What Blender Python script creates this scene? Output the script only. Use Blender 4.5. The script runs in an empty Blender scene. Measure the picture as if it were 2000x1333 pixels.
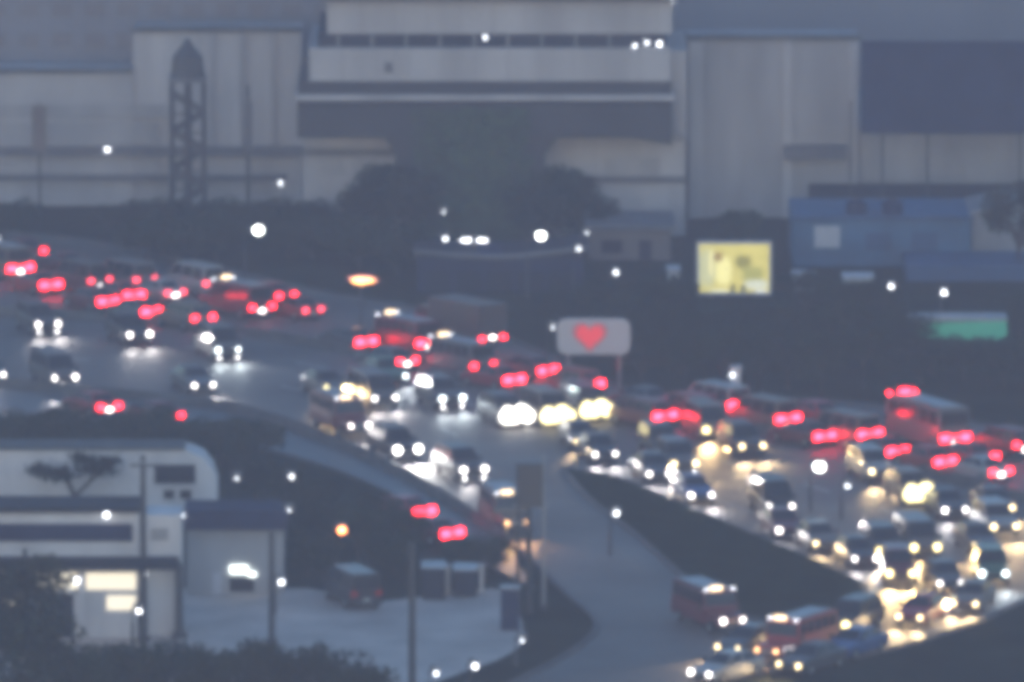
import bpy, bmesh, math, random
from mathutils import Vector, Matrix
R = math.radians
random.seed(7)
sc = bpy.context.scene
C = sc.collection

# ------------------------------------------------------------------ camera
CAM_H, PITCH, FPX = 96.0, 8.5, 20000.0          # height m, degrees down, focal length in 2000-px units
cd = bpy.data.cameras.new('camera')
cam = bpy.data.objects.new('camera', cd); C.objects.link(cam)
cam.location = (0, 0, CAM_H); cam.rotation_euler = (R(90 - PITCH), 0, 0)
cd.sensor_width = 36; cd.lens = 36 * FPX / 2000; cd.clip_start = 1; cd.clip_end = 6000
cd.dof.use_dof = True; cd.dof.focus_distance = 55; cd.dof.aperture_fstop = 17   # a long lens that missed its focus
sc.camera = cam

# ------------------------------------------------------------------ sky, sun, exposure
w = bpy.data.worlds.new('World'); sc.world = w; w.use_nodes = True
nt = w.node_tree; nt.nodes.clear()
sky = nt.nodes.new('ShaderNodeTexSky'); sky.sky_type = 'NISHITA'; sky.sun_disc = False
SUN_EL, SUN_ROT = 9.0, 185.0
sky.sun_elevation = R(SUN_EL); sky.sun_rotation = R(SUN_ROT); sky.air_density = 1.0; sky.dust_density = 0.4; sky.ozone_density = 3.0
bg = nt.nodes.new('ShaderNodeBackground'); bg.inputs['Strength'].default_value = 0.15
wo = nt.nodes.new('ShaderNodeOutputWorld')
nt.links.new(sky.outputs[0], bg.inputs['Color']); nt.links.new(bg.outputs[0], wo.inputs['Surface'])
sd = bpy.data.lights.new('sun', 'SUN'); sd.energy = 0.12; sd.angle = R(25); sd.color = (1.0, .93, .86)
sun = bpy.data.objects.new('sun', sd); C.objects.link(sun)
sdir = Vector((math.sin(R(SUN_ROT)) * math.cos(R(SUN_EL)), math.cos(R(SUN_ROT)) * math.cos(R(SUN_EL)), math.sin(R(SUN_EL))))
sun.rotation_euler = sdir.to_track_quat('Z', 'Y').to_euler(); sun.location = (0, 0, 300)
vs = sc.view_settings
sc.display_settings.display_device = 'sRGB'; vs.view_transform = 'Standard'; vs.look = 'None'; vs.gamma = 1; vs.use_curve_mapping = False
vs.exposure = 1.08
sc.render.engine = 'CYCLES'
cy = sc.cycles
cy.use_denoising = True; cy.max_bounces = 4; cy.diffuse_bounces = 2; cy.glossy_bounces = 2; cy.transmission_bounces = 2
cy.volume_bounces = 1; cy.sample_clamp_indirect = 3.0; cy.caustics_reflective = False; cy.caustics_refractive = False
cy.use_light_tree = True
cy.pixel_filter_type = 'BLACKMAN_HARRIS'; cy.filter_width = 7.0

# ------------------------------------------------------------------ measuring: photo pixel -> point of the place
_p = R(PITCH); FWD = Vector((0, math.cos(_p), -math.sin(_p))); UP = Vector((0, math.sin(_p), math.cos(_p)))
def ray(x, y): return FWD + Vector((1, 0, 0)) * ((x - 1000) / FPX) - UP * ((y - 666.5) / FPX)
def G(x, y, z=0.0):
    d = ray(x, y); t = (z - CAM_H) / d.z
    return Vector((d.x * t, d.y * t, z))
def P(x, y, Y):
    d = ray(x, y); t = Y / d.y
    return Vector((d.x * t, Y, CAM_H + d.z * t))
def PX(x, Y): return P(x, 600, Y).x
def PZ(y, Y): return P(1000, y, Y).z

# ------------------------------------------------------------------ materials
M = {}
def nmat(name):
    m = bpy.data.materials.new(name); m.use_nodes = True; n = m.node_tree; n.nodes.clear()
    o = n.nodes.new('ShaderNodeOutputMaterial'); b = n.nodes.new('ShaderNodeBsdfPrincipled')
    n.links.new(b.outputs[0], o.inputs['Surface']); M[name] = m
    return m, n, b
def surf(name, c, rough=.7, var=.25, scale=.6, metal=0, c2=None, bump=0, detail=4, spec=.5, streak=0):
    m, n, b = nmat(name)
    tc = n.nodes.new('ShaderNodeTexCoord'); geo = n.nodes.new('ShaderNodeNewGeometry')
    no = n.nodes.new('ShaderNodeTexNoise'); no.inputs['Scale'].default_value = scale; no.inputs['Detail'].default_value = detail
    n.links.new(geo.outputs['Position'], no.inputs['Vector'])
    if streak:
        mp = n.nodes.new('ShaderNodeMapping'); mp.inputs['Scale'].default_value = (1, 1, streak); n.links.new(geo.outputs['Position'], mp.inputs['Vector']); n.links.new(mp.outputs[0], no.inputs['Vector'])
    mx = n.nodes.new('ShaderNodeMix'); mx.data_type = 'RGBA'
    rp = n.nodes.new('ShaderNodeMapRange'); rp.inputs['From Min'].default_value = .3; rp.inputs['From Max'].default_value = .7
    n.links.new(no.outputs['Fac'], rp.inputs['Value']); n.links.new(rp.outputs[0], mx.inputs['Factor'])
    lo = tuple(v * (1 - var) for v in c); hi = c2 or tuple(min(.9, v * (1 + var)) for v in c)
    mx.inputs[6].default_value = (*lo, 1); mx.inputs[7].default_value = (*hi, 1)
    n.links.new(mx.outputs[2], b.inputs['Base Color'])
    b.inputs['Roughness'].default_value = rough; b.inputs['Metallic'].default_value = metal
    b.inputs['Specular IOR Level'].default_value = spec
    if bump:
        bp = n.nodes.new('ShaderNodeBump'); bp.inputs['Strength'].default_value = bump; bp.inputs['Distance'].default_value = .05
        n.links.new(no.outputs['Fac'], bp.inputs['Height']); n.links.new(bp.outputs[0], b.inputs['Normal'])
    return m
def glow(name, c, s, base=(.8, .8, .8)):
    m, n, b = nmat(name)
    b.inputs['Base Color'].default_value = (*base, 1); b.inputs['Emission Color'].default_value = (*c, 1)
    b.inputs['Emission Strength'].default_value = s
    return m
surf('soil', (.03, .035, .025), .95, .4, .25, spec=0)
surf('grass', (.02, .028, .016), .95, .35, .5, spec=0)
surf('asphalt', (.125, .112, .103), .68, .25, .12, c2=(.18, .16, .147), bump=.1, detail=8, spec=.3)
surf('service_asphalt', (.075, .075, .08), .5, .25, .15, c2=(.105, .105, .105), detail=8)
surf('yard', (.48, .4, .35), .85, .3, .22, detail=8)
surf('kerb', (.12, .12, .118), .95, .25, .9, spec=.15)
surf('paint_white', (.6, .6, .58), .7, .3, 1.2)
surf('concrete', (.4, .39, .385), .85, .2, .35, detail=8, streak=.25)
surf('concrete_panel', (.33, .325, .325), .85, .2, .4, detail=8, streak=.25)
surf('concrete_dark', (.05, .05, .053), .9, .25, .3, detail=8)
surf('ledge', (.13, .13, .14), .85, .2, .5)
surf('far_wall', (.2, .205, .23), .85, .15, .1)
surf('far_glass', (.12, .125, .15), .4, .15, .2)
surf('brown_wall', (.17, .14, .125), .85, .2, .3)
surf('white_wall', (.6, .575, .56), .8, .18, .5, detail=6, streak=.3)
surf('navy', (.03, .038, .075), .9, .2, .6, spec=.15)
surf('dark_panel', (.03, .034, .045), .9, .25, .4, spec=.15)
surf('blue_wall', (.05, .125, .22), .7, .2, .35)
surf('blue_dark', (.035, .08, .16), .7, .2, .35)
surf('dark_metal', (.05, .052, .055), .5, .2, 1)
surf('grey_metal', (.3, .3, .31), .45, .15, 1, metal=.3)
surf('board', (.5, .5, .52), .6, .08, .5)
surf('bark', (.07, .055, .045), .95, .3, 3)
for i, c in enumerate([(.026, .038, .022), (.022, .034, .025), (.03, .036, .022)]): surf('leaf%d' % i, c, .75, .45, .8, spec=.2)
surf('vine', (.045, .075, .04), .8, .4, 1.0)
m, n, b = nmat('glass'); b.inputs['Base Color'].default_value = (.02, .023, .03, 1); b.inputs['Roughness'].default_value = .12
m, n, b = nmat('tyre'); b.inputs['Base Color'].default_value = (.02, .02, .02, 1); b.inputs['Roughness'].default_value = .9
m, n, b = nmat('rim'); b.inputs['Base Color'].default_value = (.4, .4, .41, 1); b.inputs['Metallic'].default_value = .8; b.inputs['Roughness'].default_value = .35
m, n, b = nmat('chrome'); b.inputs['Base Color'].default_value = (.6, .6, .6, 1); b.inputs['Metallic'].default_value = .9; b.inputs['Roughness'].default_value = .25
m, n, b = nmat('plastic'); b.inputs['Base Color'].default_value = (.03, .03, .03, 1); b.inputs['Roughness'].default_value = .6
PAINT = dict(white=(.32, .32, .31), silver=(.11, .112, .117), grey=(.055, .056, .06), black=(.02, .02, .024), red=(.32, .03, .03), maroon=(.14, .02, .025),
             blue=(.04, .09, .22), tan=(.17, .13, .1), green=(.05, .13, .08), brown=(.1, .075, .065))
for k, c in PAINT.items():
    m, n, b = nmat('car_' + k); b.inputs['Base Color'].default_value = (*c, 1); b.inputs['Roughness'].default_value = .45
    b.inputs['Coat Weight'].default_value = .2; b.inputs['Coat Roughness'].default_value = .1
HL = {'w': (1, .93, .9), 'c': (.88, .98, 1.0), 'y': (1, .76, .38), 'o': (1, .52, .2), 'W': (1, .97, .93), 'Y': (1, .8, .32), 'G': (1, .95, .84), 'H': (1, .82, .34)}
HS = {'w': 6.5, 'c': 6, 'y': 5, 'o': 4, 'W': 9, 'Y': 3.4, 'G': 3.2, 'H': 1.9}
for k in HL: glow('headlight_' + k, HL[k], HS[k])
glow('fog_w', (1, .96, .95), 7)
glow('tail', (1, .012, .024), 15, (.3, .02, .02)); glow('brake', (1, .01, .022), 26, (.3, .02, .02)); glow('tail_dim', (1, .05, .08), 4, (.3, .02, .02))
glow('plate_lamp', (1, .86, .84), 9); glow('sign_warm', (1, .7, .36), 2.2); glow('sign_white', (.9, .93, 1), 2)
glow('lamp_white', (.95, 1, .97), 14); glow('lamp_small', (.92, .95, 1), 5.5); glow('lamp_tiny', (.9, .94, 1), 3); glow('lamp_sodium', (1, .3, .08), 8)
glow('flame', (1, .42, .09), 4.5); glow('flame_edge', (1, .2, .1), .7)
glow('lit_room', (1, .87, .62), .55, (.7, .65, .55)); glow('lit_shop', (.92, 1, .93), 1.6); glow('heart', (1, .06, .08), .3, (.6, .05, .05))
glow('heart_halo', (1, .1, .13), .1, (.4, .15, .16)); glow('green_lit', (.06, .5, .3), .13, (.05, .3, .2)); glow('board_lit', (.8, .8, .95), .05, (.3, .3, .31))

# ------------------------------------------------------------------ mesh helpers
def tag(o, label=None, cat=None, group=None, kind=None):
    if label: o['label'] = label
    if cat: o['category'] = cat
    if group: o['group'] = group
    if kind: o['kind'] = kind
    return o
def thing(name, loc, label, cat, group=None, rz=0):
    o = bpy.data.objects.new(name, None); C.objects.link(o); o.empty_display_size = .3
    o.location = loc; o.rotation_euler = (0, 0, rz)
    return tag(o, label, cat, group)
class MB:
    def __init__(s): s.v = []; s.f = []
    def add(s, v, f):
        n = len(s.v); s.v += [tuple(p) for p in v]; s.f += [tuple(i + n for i in q) for q in f]; return s
    def box(s, x0, x1, y0, y1, z0, z1):
        return s.add([(x0, y0, z0), (x1, y0, z0), (x1, y1, z0), (x0, y1, z0), (x0, y0, z1), (x1, y0, z1), (x1, y1, z1), (x0, y1, z1)],
                     [(0, 3, 2, 1), (4, 5, 6, 7), (0, 1, 5, 4), (1, 2, 6, 5), (2, 3, 7, 6), (3, 0, 4, 7)])
    def prism(s, pts, ax, a, b):                       # polygon extruded along axis ax from a to b
        def put(p, t): return (t, p[0], p[1]) if ax == 0 else (p[0], t, p[1]) if ax == 1 else (p[0], p[1], t)
        n = len(pts)
        return s.add([put(p, a) for p in pts] + [put(p, b) for p in pts],
                     [tuple(range(n - 1, -1, -1)), tuple(range(n, 2 * n))] + [(i, (i + 1) % n, n + (i + 1) % n, n + i) for i in range(n)])
    def tube(s, pts, rads, n=8):
        rings = []
        for i, p in enumerate(pts):
            p = Vector(p); d = (Vector(pts[min(i + 1, len(pts) - 1)]) - Vector(pts[max(i - 1, 0)])).normalized()
            u = d.cross(Vector((0, 0, 1)))
            if u.length < .05: u = d.cross(Vector((1, 0, 0)))
            u.normalize(); q = d.cross(u)
            rings.append([p + (u * math.cos(2 * math.pi * k / n) + q * math.sin(2 * math.pi * k / n)) * rads[i] for k in range(n)])
        v = [p for r in rings for p in r]; f = []
        for i in range(len(pts) - 1):
            for k in range(n): f.append((i * n + k, i * n + (k + 1) % n, (i + 1) * n + (k + 1) % n, (i + 1) * n + k))
        f += [tuple(range(n - 1, -1, -1)), tuple(range((len(pts) - 1) * n, len(pts) * n))]
        return s.add(v, f)
    def ball(s, c, r, n=10, m=6, sz=1):
        v = []; f = []
        for j in range(m + 1):
            a = math.pi * j / m
            for k in range(n):
                t = 2 * math.pi * k / n; v.append((c[0] + r * math.sin(a) * math.cos(t), c[1] + r * math.sin(a) * math.sin(t), c[2] + sz * r * math.cos(a)))
        for j in range(m):
            for k in range(n): f.append((j * n + k, (j + 1) * n + k, (j + 1) * n + (k + 1) % n, j * n + (k + 1) % n))
        return s.add(v, f)
    def mesh(s, name, mat, off=(0, 0, 0), smooth=False):
        me = bpy.data.meshes.new(name); me.from_pydata([(a - off[0], b - off[1], c - off[2]) for a, b, c in s.v], [], s.f)
        bm = bmesh.new(); bm.from_mesh(me); bmesh.ops.recalc_face_normals(bm, faces=bm.faces); bm.to_mesh(me); bm.free()
        me.materials.append(M[mat])
        if smooth: me.shade_smooth()
        return me
    def build(s, name, mat, parent=None, smooth=False, world=True, **kw):
        off = parent_world(parent) if (parent and world) else (0, 0, 0)
        o = bpy.data.objects.new(name, s.mesh(name, mat, off, smooth)); C.objects.link(o)
        if parent: o.parent = parent
        return tag(o, **kw)
def parent_world(p):
    l = Vector((0, 0, 0))
    while p: l += p.location; p = p.parent
    return l
def link(name, me, parent, loc=(0, 0, 0), mat=None):
    o = bpy.data.objects.new(name, me); C.objects.link(o); o.parent = parent; o.location = loc
    if mat: o.material_slots[0].link = 'OBJECT'; o.material_slots[0].material = M[mat]
    return o
def smooth_line(pts, k=6):
    out = []
    for i in range(len(pts) - 1):
        p0 = pts[max(i - 1, 0)]; p1 = pts[i]; p2 = pts[i + 1]; p3 = pts[min(i + 2, len(pts) - 1)]
        for j in range(k):
            t = j / k
            out.append(tuple(.5 * (2 * p1[a] + (p2[a] - p0[a]) * t + (2 * p0[a] - 5 * p1[a] + 4 * p2[a] - p3[a]) * t * t + (3 * p1[a] - p0[a] - 3 * p2[a] + p3[a]) * t ** 3) for a in (0, 1)))
    return out + [tuple(pts[-1])]
def gl(pix, k=6): return smooth_line([tuple(G(x, y)[:2]) for x, y in pix], k)

# ------------------------------------------------------------------ ground and roads
def sheet(name, poly, z, mat, parent=None, **kw):
    me = bpy.data.meshes.new(name); me.from_pydata([(x, y, z) for x, y in poly], [], [tuple(range(len(poly)))])
    bm = bmesh.new(); bm.from_mesh(me); bmesh.ops.triangulate(bm, faces=bm.faces)
    bmesh.ops.recalc_face_normals(bm, faces=bm.faces)
    if sum(f.normal.z for f in bm.faces) < 0: bmesh.ops.reverse_faces(bm, faces=bm.faces)
    bm.to_mesh(me); bm.free(); me.materials.append(M[mat])
    o = bpy.data.objects.new(name, me); C.objects.link(o); o.parent = parent
    return tag(o, **kw)
sheet('ground', [(-420, -40), (420, -40), (420, 1300), (-420, 1300)], 0, 'soil', kind='structure')
TOP = gl([(-700, 400), (-150, 440), (150, 468), (400, 520), (620, 570), (850, 612), (1060, 690), (1240, 765), (1500, 778), (1760, 800), (2150, 880), (2700, 1000)])
OUT = gl([(2700, 1010), (2250, 1090), (1995, 1178), (1900, 1222), (1700, 1280), (1450, 1325), (1300, 1362), (1150, 1420), (1000, 1500)])
LOW = gl([(840, 1500), (960, 1362), (1100, 1285), (1165, 1225), (1110, 1165), (1020, 1080), (900, 1000), (760, 918), (600, 850), (430, 800), (100, 766), (-150, 742), (-700, 700)])
road = sheet('highway', TOP + OUT + LOW, .008, 'asphalt', kind='structure')
EDGE = gl([(-700, 700), (-150, 742), (100, 766), (430, 800), (600, 850), (760, 918), (900, 1000), (1000, 1064)])
SERV = gl([(1040, 1150), (960, 1112), (900, 1062), (800, 985), (640, 915), (430, 862), (150, 836), (-150, 815), (-700, 780)])
serv = sheet('service_road', EDGE[:-1] + SERV, .004, 'service_asphalt', kind='structure')
yard = sheet('yard', gl([(-150, 1150), (120, 1152), (600, 1150), (700, 1180), (960, 1150), (1012, 1195), (1010, 1270), (850, 1335), (760, 1400), (200, 1420), (-150, 1400)], 3), .012, 'yard', kind='structure')
ISL = gl([(1100, 918), (1210, 938), (1350, 995), (1500, 1058), (1620, 1110), (1688, 1150), (1672, 1190), (1590, 1208), (1480, 1212), (1410, 1190), (1330, 1125), (1240, 1045), (1150, 975), (1100, 918)], 4)[:-1]
isl = sheet('island', ISL, .13, 'grass', kind='structure')
def strip(name, line, width, z0, z1, mat, parent=None, closed=False, **kw):
    n = len(line); mb = MB(); L = []; Rr = []
    for i in range(n):
        a = Vector(line[(i - 1) % n] if closed else line[max(i - 1, 0)]); c = Vector(line[(i + 1) % n] if closed else line[min(i + 1, n - 1)])
        d = (c - a).normalized(); q = Vector((-d.y, d.x)) * width / 2; p = Vector(line[i]); L.append(p + q); Rr.append(p - q)
    v = []; f = []
    for l, r in zip(L, Rr): v += [(l.x, l.y, z0), (r.x, r.y, z0), (r.x, r.y, z1), (l.x, l.y, z1)]
    for i in range(n if closed else n - 1):
        a = 4 * i; c = 4 * ((i + 1) % n)
        for k in range(4): f.append((a + k, a + (k + 1) % 4, c + (k + 1) % 4, c + k))
    if not closed: f += [(0, 1, 2, 3), (4 * n - 1, 4 * n - 2, 4 * n - 3, 4 * n - 4)]
    return mb.add(v, f).build(name, mat, parent, **kw)
strip('kerb', ISL, .3, 0, .15, 'kerb', isl, True)
strip('kerb', TOP, .3, 0, .14, 'kerb', road)
strip('kerb', OUT, .35, 0, .15, 'kerb', road)
strip('kerb', gl([(840, 1500), (960, 1362), (1100, 1285), (1165, 1225), (1110, 1165), (1020, 1080)]), .3, 0, .15, 'kerb', road)
strip('kerb', SERV, .25, 0, .13, 'kerb', serv)
# lane dashes: worn paint, one piece each
def dashes(pix, step=9, ln=3):
    L = gl(pix, 12); acc = 0; last = Vector(L[0])
    for p in L[1:]:
        p = Vector(p); acc += (p - last).length
        if acc > step:
            acc = 0; d = (p - last).normalized(); q = Vector((-d.y, d.x)) * .075; a = p - d * ln
            MB().add([(*(a + q), .014), (*(a - q), .014), (*(p - q), .014), (*(p + q), .014)], [(0, 1, 2, 3)]).build('lane_dash', 'paint_white', road)
        last = p
dashes([(-100, 690), (200, 706), (500, 745), (800, 815), (980, 895)])
dashes([(-100, 655), (250, 668), (560, 705), (860, 770), (1100, 870), (1300, 945)])
dashes([(1300, 870), (1600, 955), (1800, 1020), (2050, 1090)])
dashes([(-100, 560), (250, 585), (560, 625), (900, 690), (1150, 770)])
dashes([(1300, 800), (1600, 825), (1850, 880), (2050, 930)])
strip('edge_line', gl([(1120, 915), (1360, 965), (1620, 1060), (1800, 1130), (1830, 1170)]), .12, .011, .016, 'paint_white', road)
strip('edge_line', gl([(2010, 1160), (1900, 1208), (1700, 1265), (1450, 1311)]), .12, .011, .016, 'paint_white', road)

def barrier(pix, label, name, h, wb, wt, step=3.2, mat='concrete'):
    L = [Vector(p) for p in gl(pix, 16)]
    o = thing(name, (*L[0], 0), label, 'barrier')
    d = [0]
    for a, c in zip(L, L[1:]): d.append(d[-1] + (c - a).length)
    def atd(s):
        for i in range(len(d) - 1):
            if d[i + 1] >= s: return L[i].lerp(L[i + 1], (s - d[i]) / max(1e-6, d[i + 1] - d[i]))
        return L[-1]
    s = 0; last = None
    prof = [(-wb, 0), (wb, 0), (wb, .12 * h), (wt * 1.3, .4 * h), (wt, h), (-wt, h), (-wt * 1.3, .4 * h), (-wb, .12 * h)]
    me = MB().prism(prof, 0, -(step - .04) / 2, (step - .04) / 2).mesh('barrier_block', mat)
    while s + step < d[-1]:
        a = atd(s); c = atd(s + step); k = link('barrier_block', me, o, (*((a + c) / 2 - L[0]), 0)); k.rotation_euler.z = math.atan2((c - a).y, (c - a).x); s += step
    return o
barrier([(-160, 742), (100, 766), (430, 800), (600, 850), (760, 918), (900, 1000), (1000, 1064)], 'pale concrete parapet along the highway edge above the service road', 'parapet', .6, .28, .14, mat='kerb')
barrier([(-160, 607), (150, 622), (350, 640), (560, 668), (750, 708), (900, 746), (1080, 785), (1250, 815), (1400, 838), (1550, 856), (1700, 888), (1850, 940), (2080, 1000)],
        'low concrete median between the red tail lights and the white headlights', 'median', .55, .26, .12, mat='kerb')

# ------------------------------------------------------------------ the buildings behind
def bx(parent, name, px0, px1, Y0, Y1, y0, y1, mat, **kw):
    """box whose front face at distance Y0 spans photo columns px0..px1, rows y1 (bottom) .. y0 (top); y1 None = ground"""
    z0 = 0 if y1 is None else PZ(y1, Y0)
    return MB().box(PX(px0, Y0), PX(px1, Y0), Y0, Y1, z0, PZ(y0, Y0)).build(name, mat, parent, **kw)
# long pale block, left
YB = 706
b1 = thing('concrete_block', (PX(170, YB), YB, 0), 'long pale concrete block with dark ledges left of the elevated station', 'building')
bx(b1, 'wall', -260, 262, YB, YB + 5, 140, None, 'concrete')
bx(b1, 'wall', 262.5, 590, YB + .4, YB + 5, 60, None, 'concrete')
bx(b1, 'ledge', -260, 590, YB - .5, YB - .02, 288, 306, 'ledge')
bx(b1, 'ledge', -260, 560, YB - .5, YB - .02, 343, 354, 'ledge')
bx(b1, 'ledge', -260, 335, YB - .12, YB - .02, 205, 231, 'concrete_panel')
bx(b1, 'coping', -262, 262, YB - .2, YB + .3, 136, 145, 'kerb')
bx(b1, 'coping', 258, 592, YB + .1, YB + .9, 55, 64, 'kerb')
for i in range(9):
    x = -240 + i * 62
    bx(b1, 'panel', x, x + 58, YB - .06, YB - .015, 240, 284, 'concrete_panel')
    bx(b1, 'panel', x, x + 58, YB - .06, YB - .015, 310, 340, 'concrete_panel')
for x in (410, 470, 530): bx(b1, 'pilaster', x, x + 10, YB + .1, YB + .39, 66, 284, 'concrete_panel')
# far grey tower blocks
far = thing('grey_office_block', (PX(250, 714), 714, 0), 'dim blue-grey office block rising behind the pale concrete block', 'building')
bx(far, 'wall', -320, 655, 714, 745, -420, None, 'far_wall')
for r in range(-400, 130, 58):
    for x in range(-280, 630, 64): bx(far, 'window', x, x + 40, 713.9, 713.99, r, r + 26, 'far_glass')
far2 = thing('grey_tower_block', (PX(1700, 728), 728, 0), 'dim grey slab block standing behind the panelled concrete building', 'building')
bx(far2, 'wall', 1318, 2350, 728, 760, -420, None, 'far_wall')
for r in (-300, -180, -60): bx(far2, 'ledge', 1318, 2350, 727.6, 727.98, r, r + 16, 'ledge')
# podium wall under and beside the station
b2 = thing('podium_wall', (PX(960, 690.8), 690.8, 0), 'low pale concrete podium wall behind the wide dark pier', 'wall')
bx(b2, 'wall', 592, 1338, 690.8, 697, 270, None, 'concrete')
bx(b2, 'ledge', 592, 770, 690.4, 690.78, 292, 306, 'ledge')
bx(b2, 'ledge', 1065, 1338, 690.4, 690.78, 346, 357, 'ledge')
for x in (625, 690, 1180, 1240): bx(b2, 'panel', x, x + 48, 690.72, 690.78, 310, 342, 'concrete_panel')
# elevated station on its hammerhead pier
YS = 688
st = thing('elevated_station', (PX(930, YS), YS, 0), 'elevated concrete station of stacked pale bands on a wide dark hammerhead pier', 'station')
zc0, zc1 = PZ(266, YS), PZ(200, YS)
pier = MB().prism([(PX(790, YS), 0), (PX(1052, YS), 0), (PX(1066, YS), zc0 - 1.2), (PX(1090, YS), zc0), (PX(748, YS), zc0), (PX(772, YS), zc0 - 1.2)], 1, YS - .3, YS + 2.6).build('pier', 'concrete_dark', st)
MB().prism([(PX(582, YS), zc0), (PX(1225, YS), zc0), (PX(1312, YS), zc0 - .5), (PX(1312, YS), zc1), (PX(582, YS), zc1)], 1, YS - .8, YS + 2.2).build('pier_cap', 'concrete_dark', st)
bx(st, 'ledge', 578, 1316, YS - 1.1, YS + 6, 187, 197, 'concrete')
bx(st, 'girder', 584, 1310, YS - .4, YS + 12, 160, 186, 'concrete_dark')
bx(st, 'wall', 604, 1308, YS - .1, YS + 14, 95, 159, 'concrete')
bx(st, 'window_strip', 622, 1300, YS + .7, YS + 14, 68, 94, 'dark_panel')
bx(st, 'wall', 640, 1312, YS + .5, YS + 14, 4, 67, 'concrete')
bx(st, 'roof', 630, 1330, YS - .2, YS + 16, -14, 3, 'ledge')
for i in range(11):
    x = 606 + i * 64
    bx(st, 'panel_joint', x, x + 2.5, YS - .13, YS - .1, 96, 158, 'concrete_panel')
    if i: bx(st, 'panel_joint', x + 36, x + 38.5, YS + .47, YS + .5, 6, 66, 'concrete_panel')
bx(st, 'hatch', 752, 768, YS - .2, YS - .1, 122, 142, 'ledge')
for i in range(10):
    x = 660 + i * 66; bx(st, 'mullion', x, x + 4, YS + .6, YS + .7, 69, 93, 'concrete_panel')
bx(st, 'end_wall', 1294, 1340, YS + 1, YS + 13, 100, 268, 'concrete_panel')
# panelled building right of the station
YR = 700
b3 = thing('panelled_building', (PX(1500, YR), YR, 0), 'pale grey windowless building with tall wall panels right of the elevated station', 'building')
bx(b3, 'wall', 1342, 1675, YR, YR + 6, 78, None, 'concrete_panel')
for x0, x1 in ((1345, 1372), (1528, 1545), (1655, 1674)): bx(b3, 'pilaster', x0, x1, YR - .25, YR - .02, 82, None, 'concrete')
bx(b3, 'panel', 1376, 1450, YR - .08, YR - .02, 95, 380, 'concrete_panel'); bx(b3, 'panel', 1453, 1525, YR - .08, YR - .02, 95, 380, 'concrete_panel')
bx(b3, 'panel', 1548, 1652, YR - .08, YR - .02, 95, 262, 'concrete_panel')
bx(b3, 'coping', 1338, 1680, YR - .3, YR + .4, 70, 80, 'kerb')
bx(b3, 'canopy', 1532, 1652, YR - 1.6, YR - .26, 288, 312, 'ledge')
b4 = thing('low_hall', (PX(1840, YR + 1), YR + 1, 0), 'low pale hall with a dark base strip under the huge dark hoarding', 'building')
bx(b4, 'wall', 1676, 2300, YR + 1, YR + 24, 256, None, 'concrete_panel')
bx(b4, 'base_strip', 1578, 2300, YR - .6, YR - .3, 360, 404, 'dark_panel')
bx(b4, 'low_wall', 1568, 2300, YR - 1.5, YR - .62, 405, None, 'concrete')
for x in range(1700, 2240, 90): bx(b4, 'panel', x, x + 80, YR + .9, YR + .98, 290, 350, 'concrete_panel')
YH = 694
h = thing('dark_hoarding', (PX(1850, YH), YH, 0), 'huge dark blue billboard back on steel posts over the low pale hall', 'billboard')
bx(h, 'board', 1680, 2260, YH, YH + .5, 82, 262, 'navy')
for x0 in range(1684, 2250, 96): bx(h, 'sheet_panel', x0, x0 + 93, YH - .08, YH - .005, 86, 258, 'navy')
for x, t in ((1660, 4), (1722, 4), (1810, 5.5), (1990, 5), (2150, 5)):
    MB().tube([(PX(x, YH + .8), YH + .8, 0), (PX(x, YH + .8), YH + .8, PZ(200, YH))], [t / 60, t / 60]).build('post', 'dark_metal', h)
# blue building, tanks, pale gable
YL = 676
b5 = thing('blue_building', (PX(1720, YL), YL, 0), 'blue-walled low building beside the yellow screen', 'building')
bx(b5, 'wall', 1548, 1895, YL, YL + 11, 430, None, 'blue_wall')
bx(b5, 'wall', 1770, 2200, YL - 7, YL - .05, 520, None, 'blue_dark')
bx(b5, 'coping', 1540, 1900, YL - .2, YL + .2, 424, 432, 'blue_dark')
bx(b5, 'shutter', 1590, 1640, YL - .08, YL - .01, 442, 484, 'board')
bx(b5, 'shutter', 1690, 1740, YL - .08, YL - .01, 455, 490, 'blue_dark'); bx(b5, 'shutter', 1780, 1830, YL - .08, YL - .01, 455, 490, 'blue_dark')
for x in (1672, 1742):
    t = thing('water_tank', (PX(x, YL + 3), YL + 3, PZ(430, YL)), 'dark round water tank on the blue building\'s roof', 'water tank', 'water tanks on the blue building')
    z = PZ(430, YL); MB().tube([(PX(x, YL + 3), YL + 3, z), (PX(x, YL + 3), YL + 3, z + .75), (PX(x, YL + 3), YL + 3, z + .95)], [.72, .72, .3], 14).build('tank', 'navy', t)
    MB().tube([(PX(x, YL + 3), YL + 3, z + .96), (PX(x, YL + 3), YL + 3, z + 1.06)], [.2, .2], 10).build('lid', 'dark_metal', t)
b6 = thing('pale_gable', (PX(1950, YL + 4), YL + 4, 0), 'pale gabled shed behind the end of the blue building', 'building')
g0, g1 = PX(1898, YL + 4), PX(2080, YL + 4); zt = PZ(412, YL + 4)
MB().prism([(g0, 0), (g1, 0), (g1, zt - .6), ((g0 + g1) / 2, zt + .5), (g0, zt - .2)], 1, YL + 4, YL + 11).build('wall', 'concrete_panel', b6)
MB().prism([(g0 - .3, zt - .3), ((g0 + g1) / 2, zt + .52), (g1 + .3, zt - .6), (g1 + .3, zt - .45), ((g0 + g1) / 2, zt + .7), (g0 - .3, zt - .1)], 1, YL + 3.6, YL + 11.3).build('roof', 'grey_metal', b6)
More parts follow.
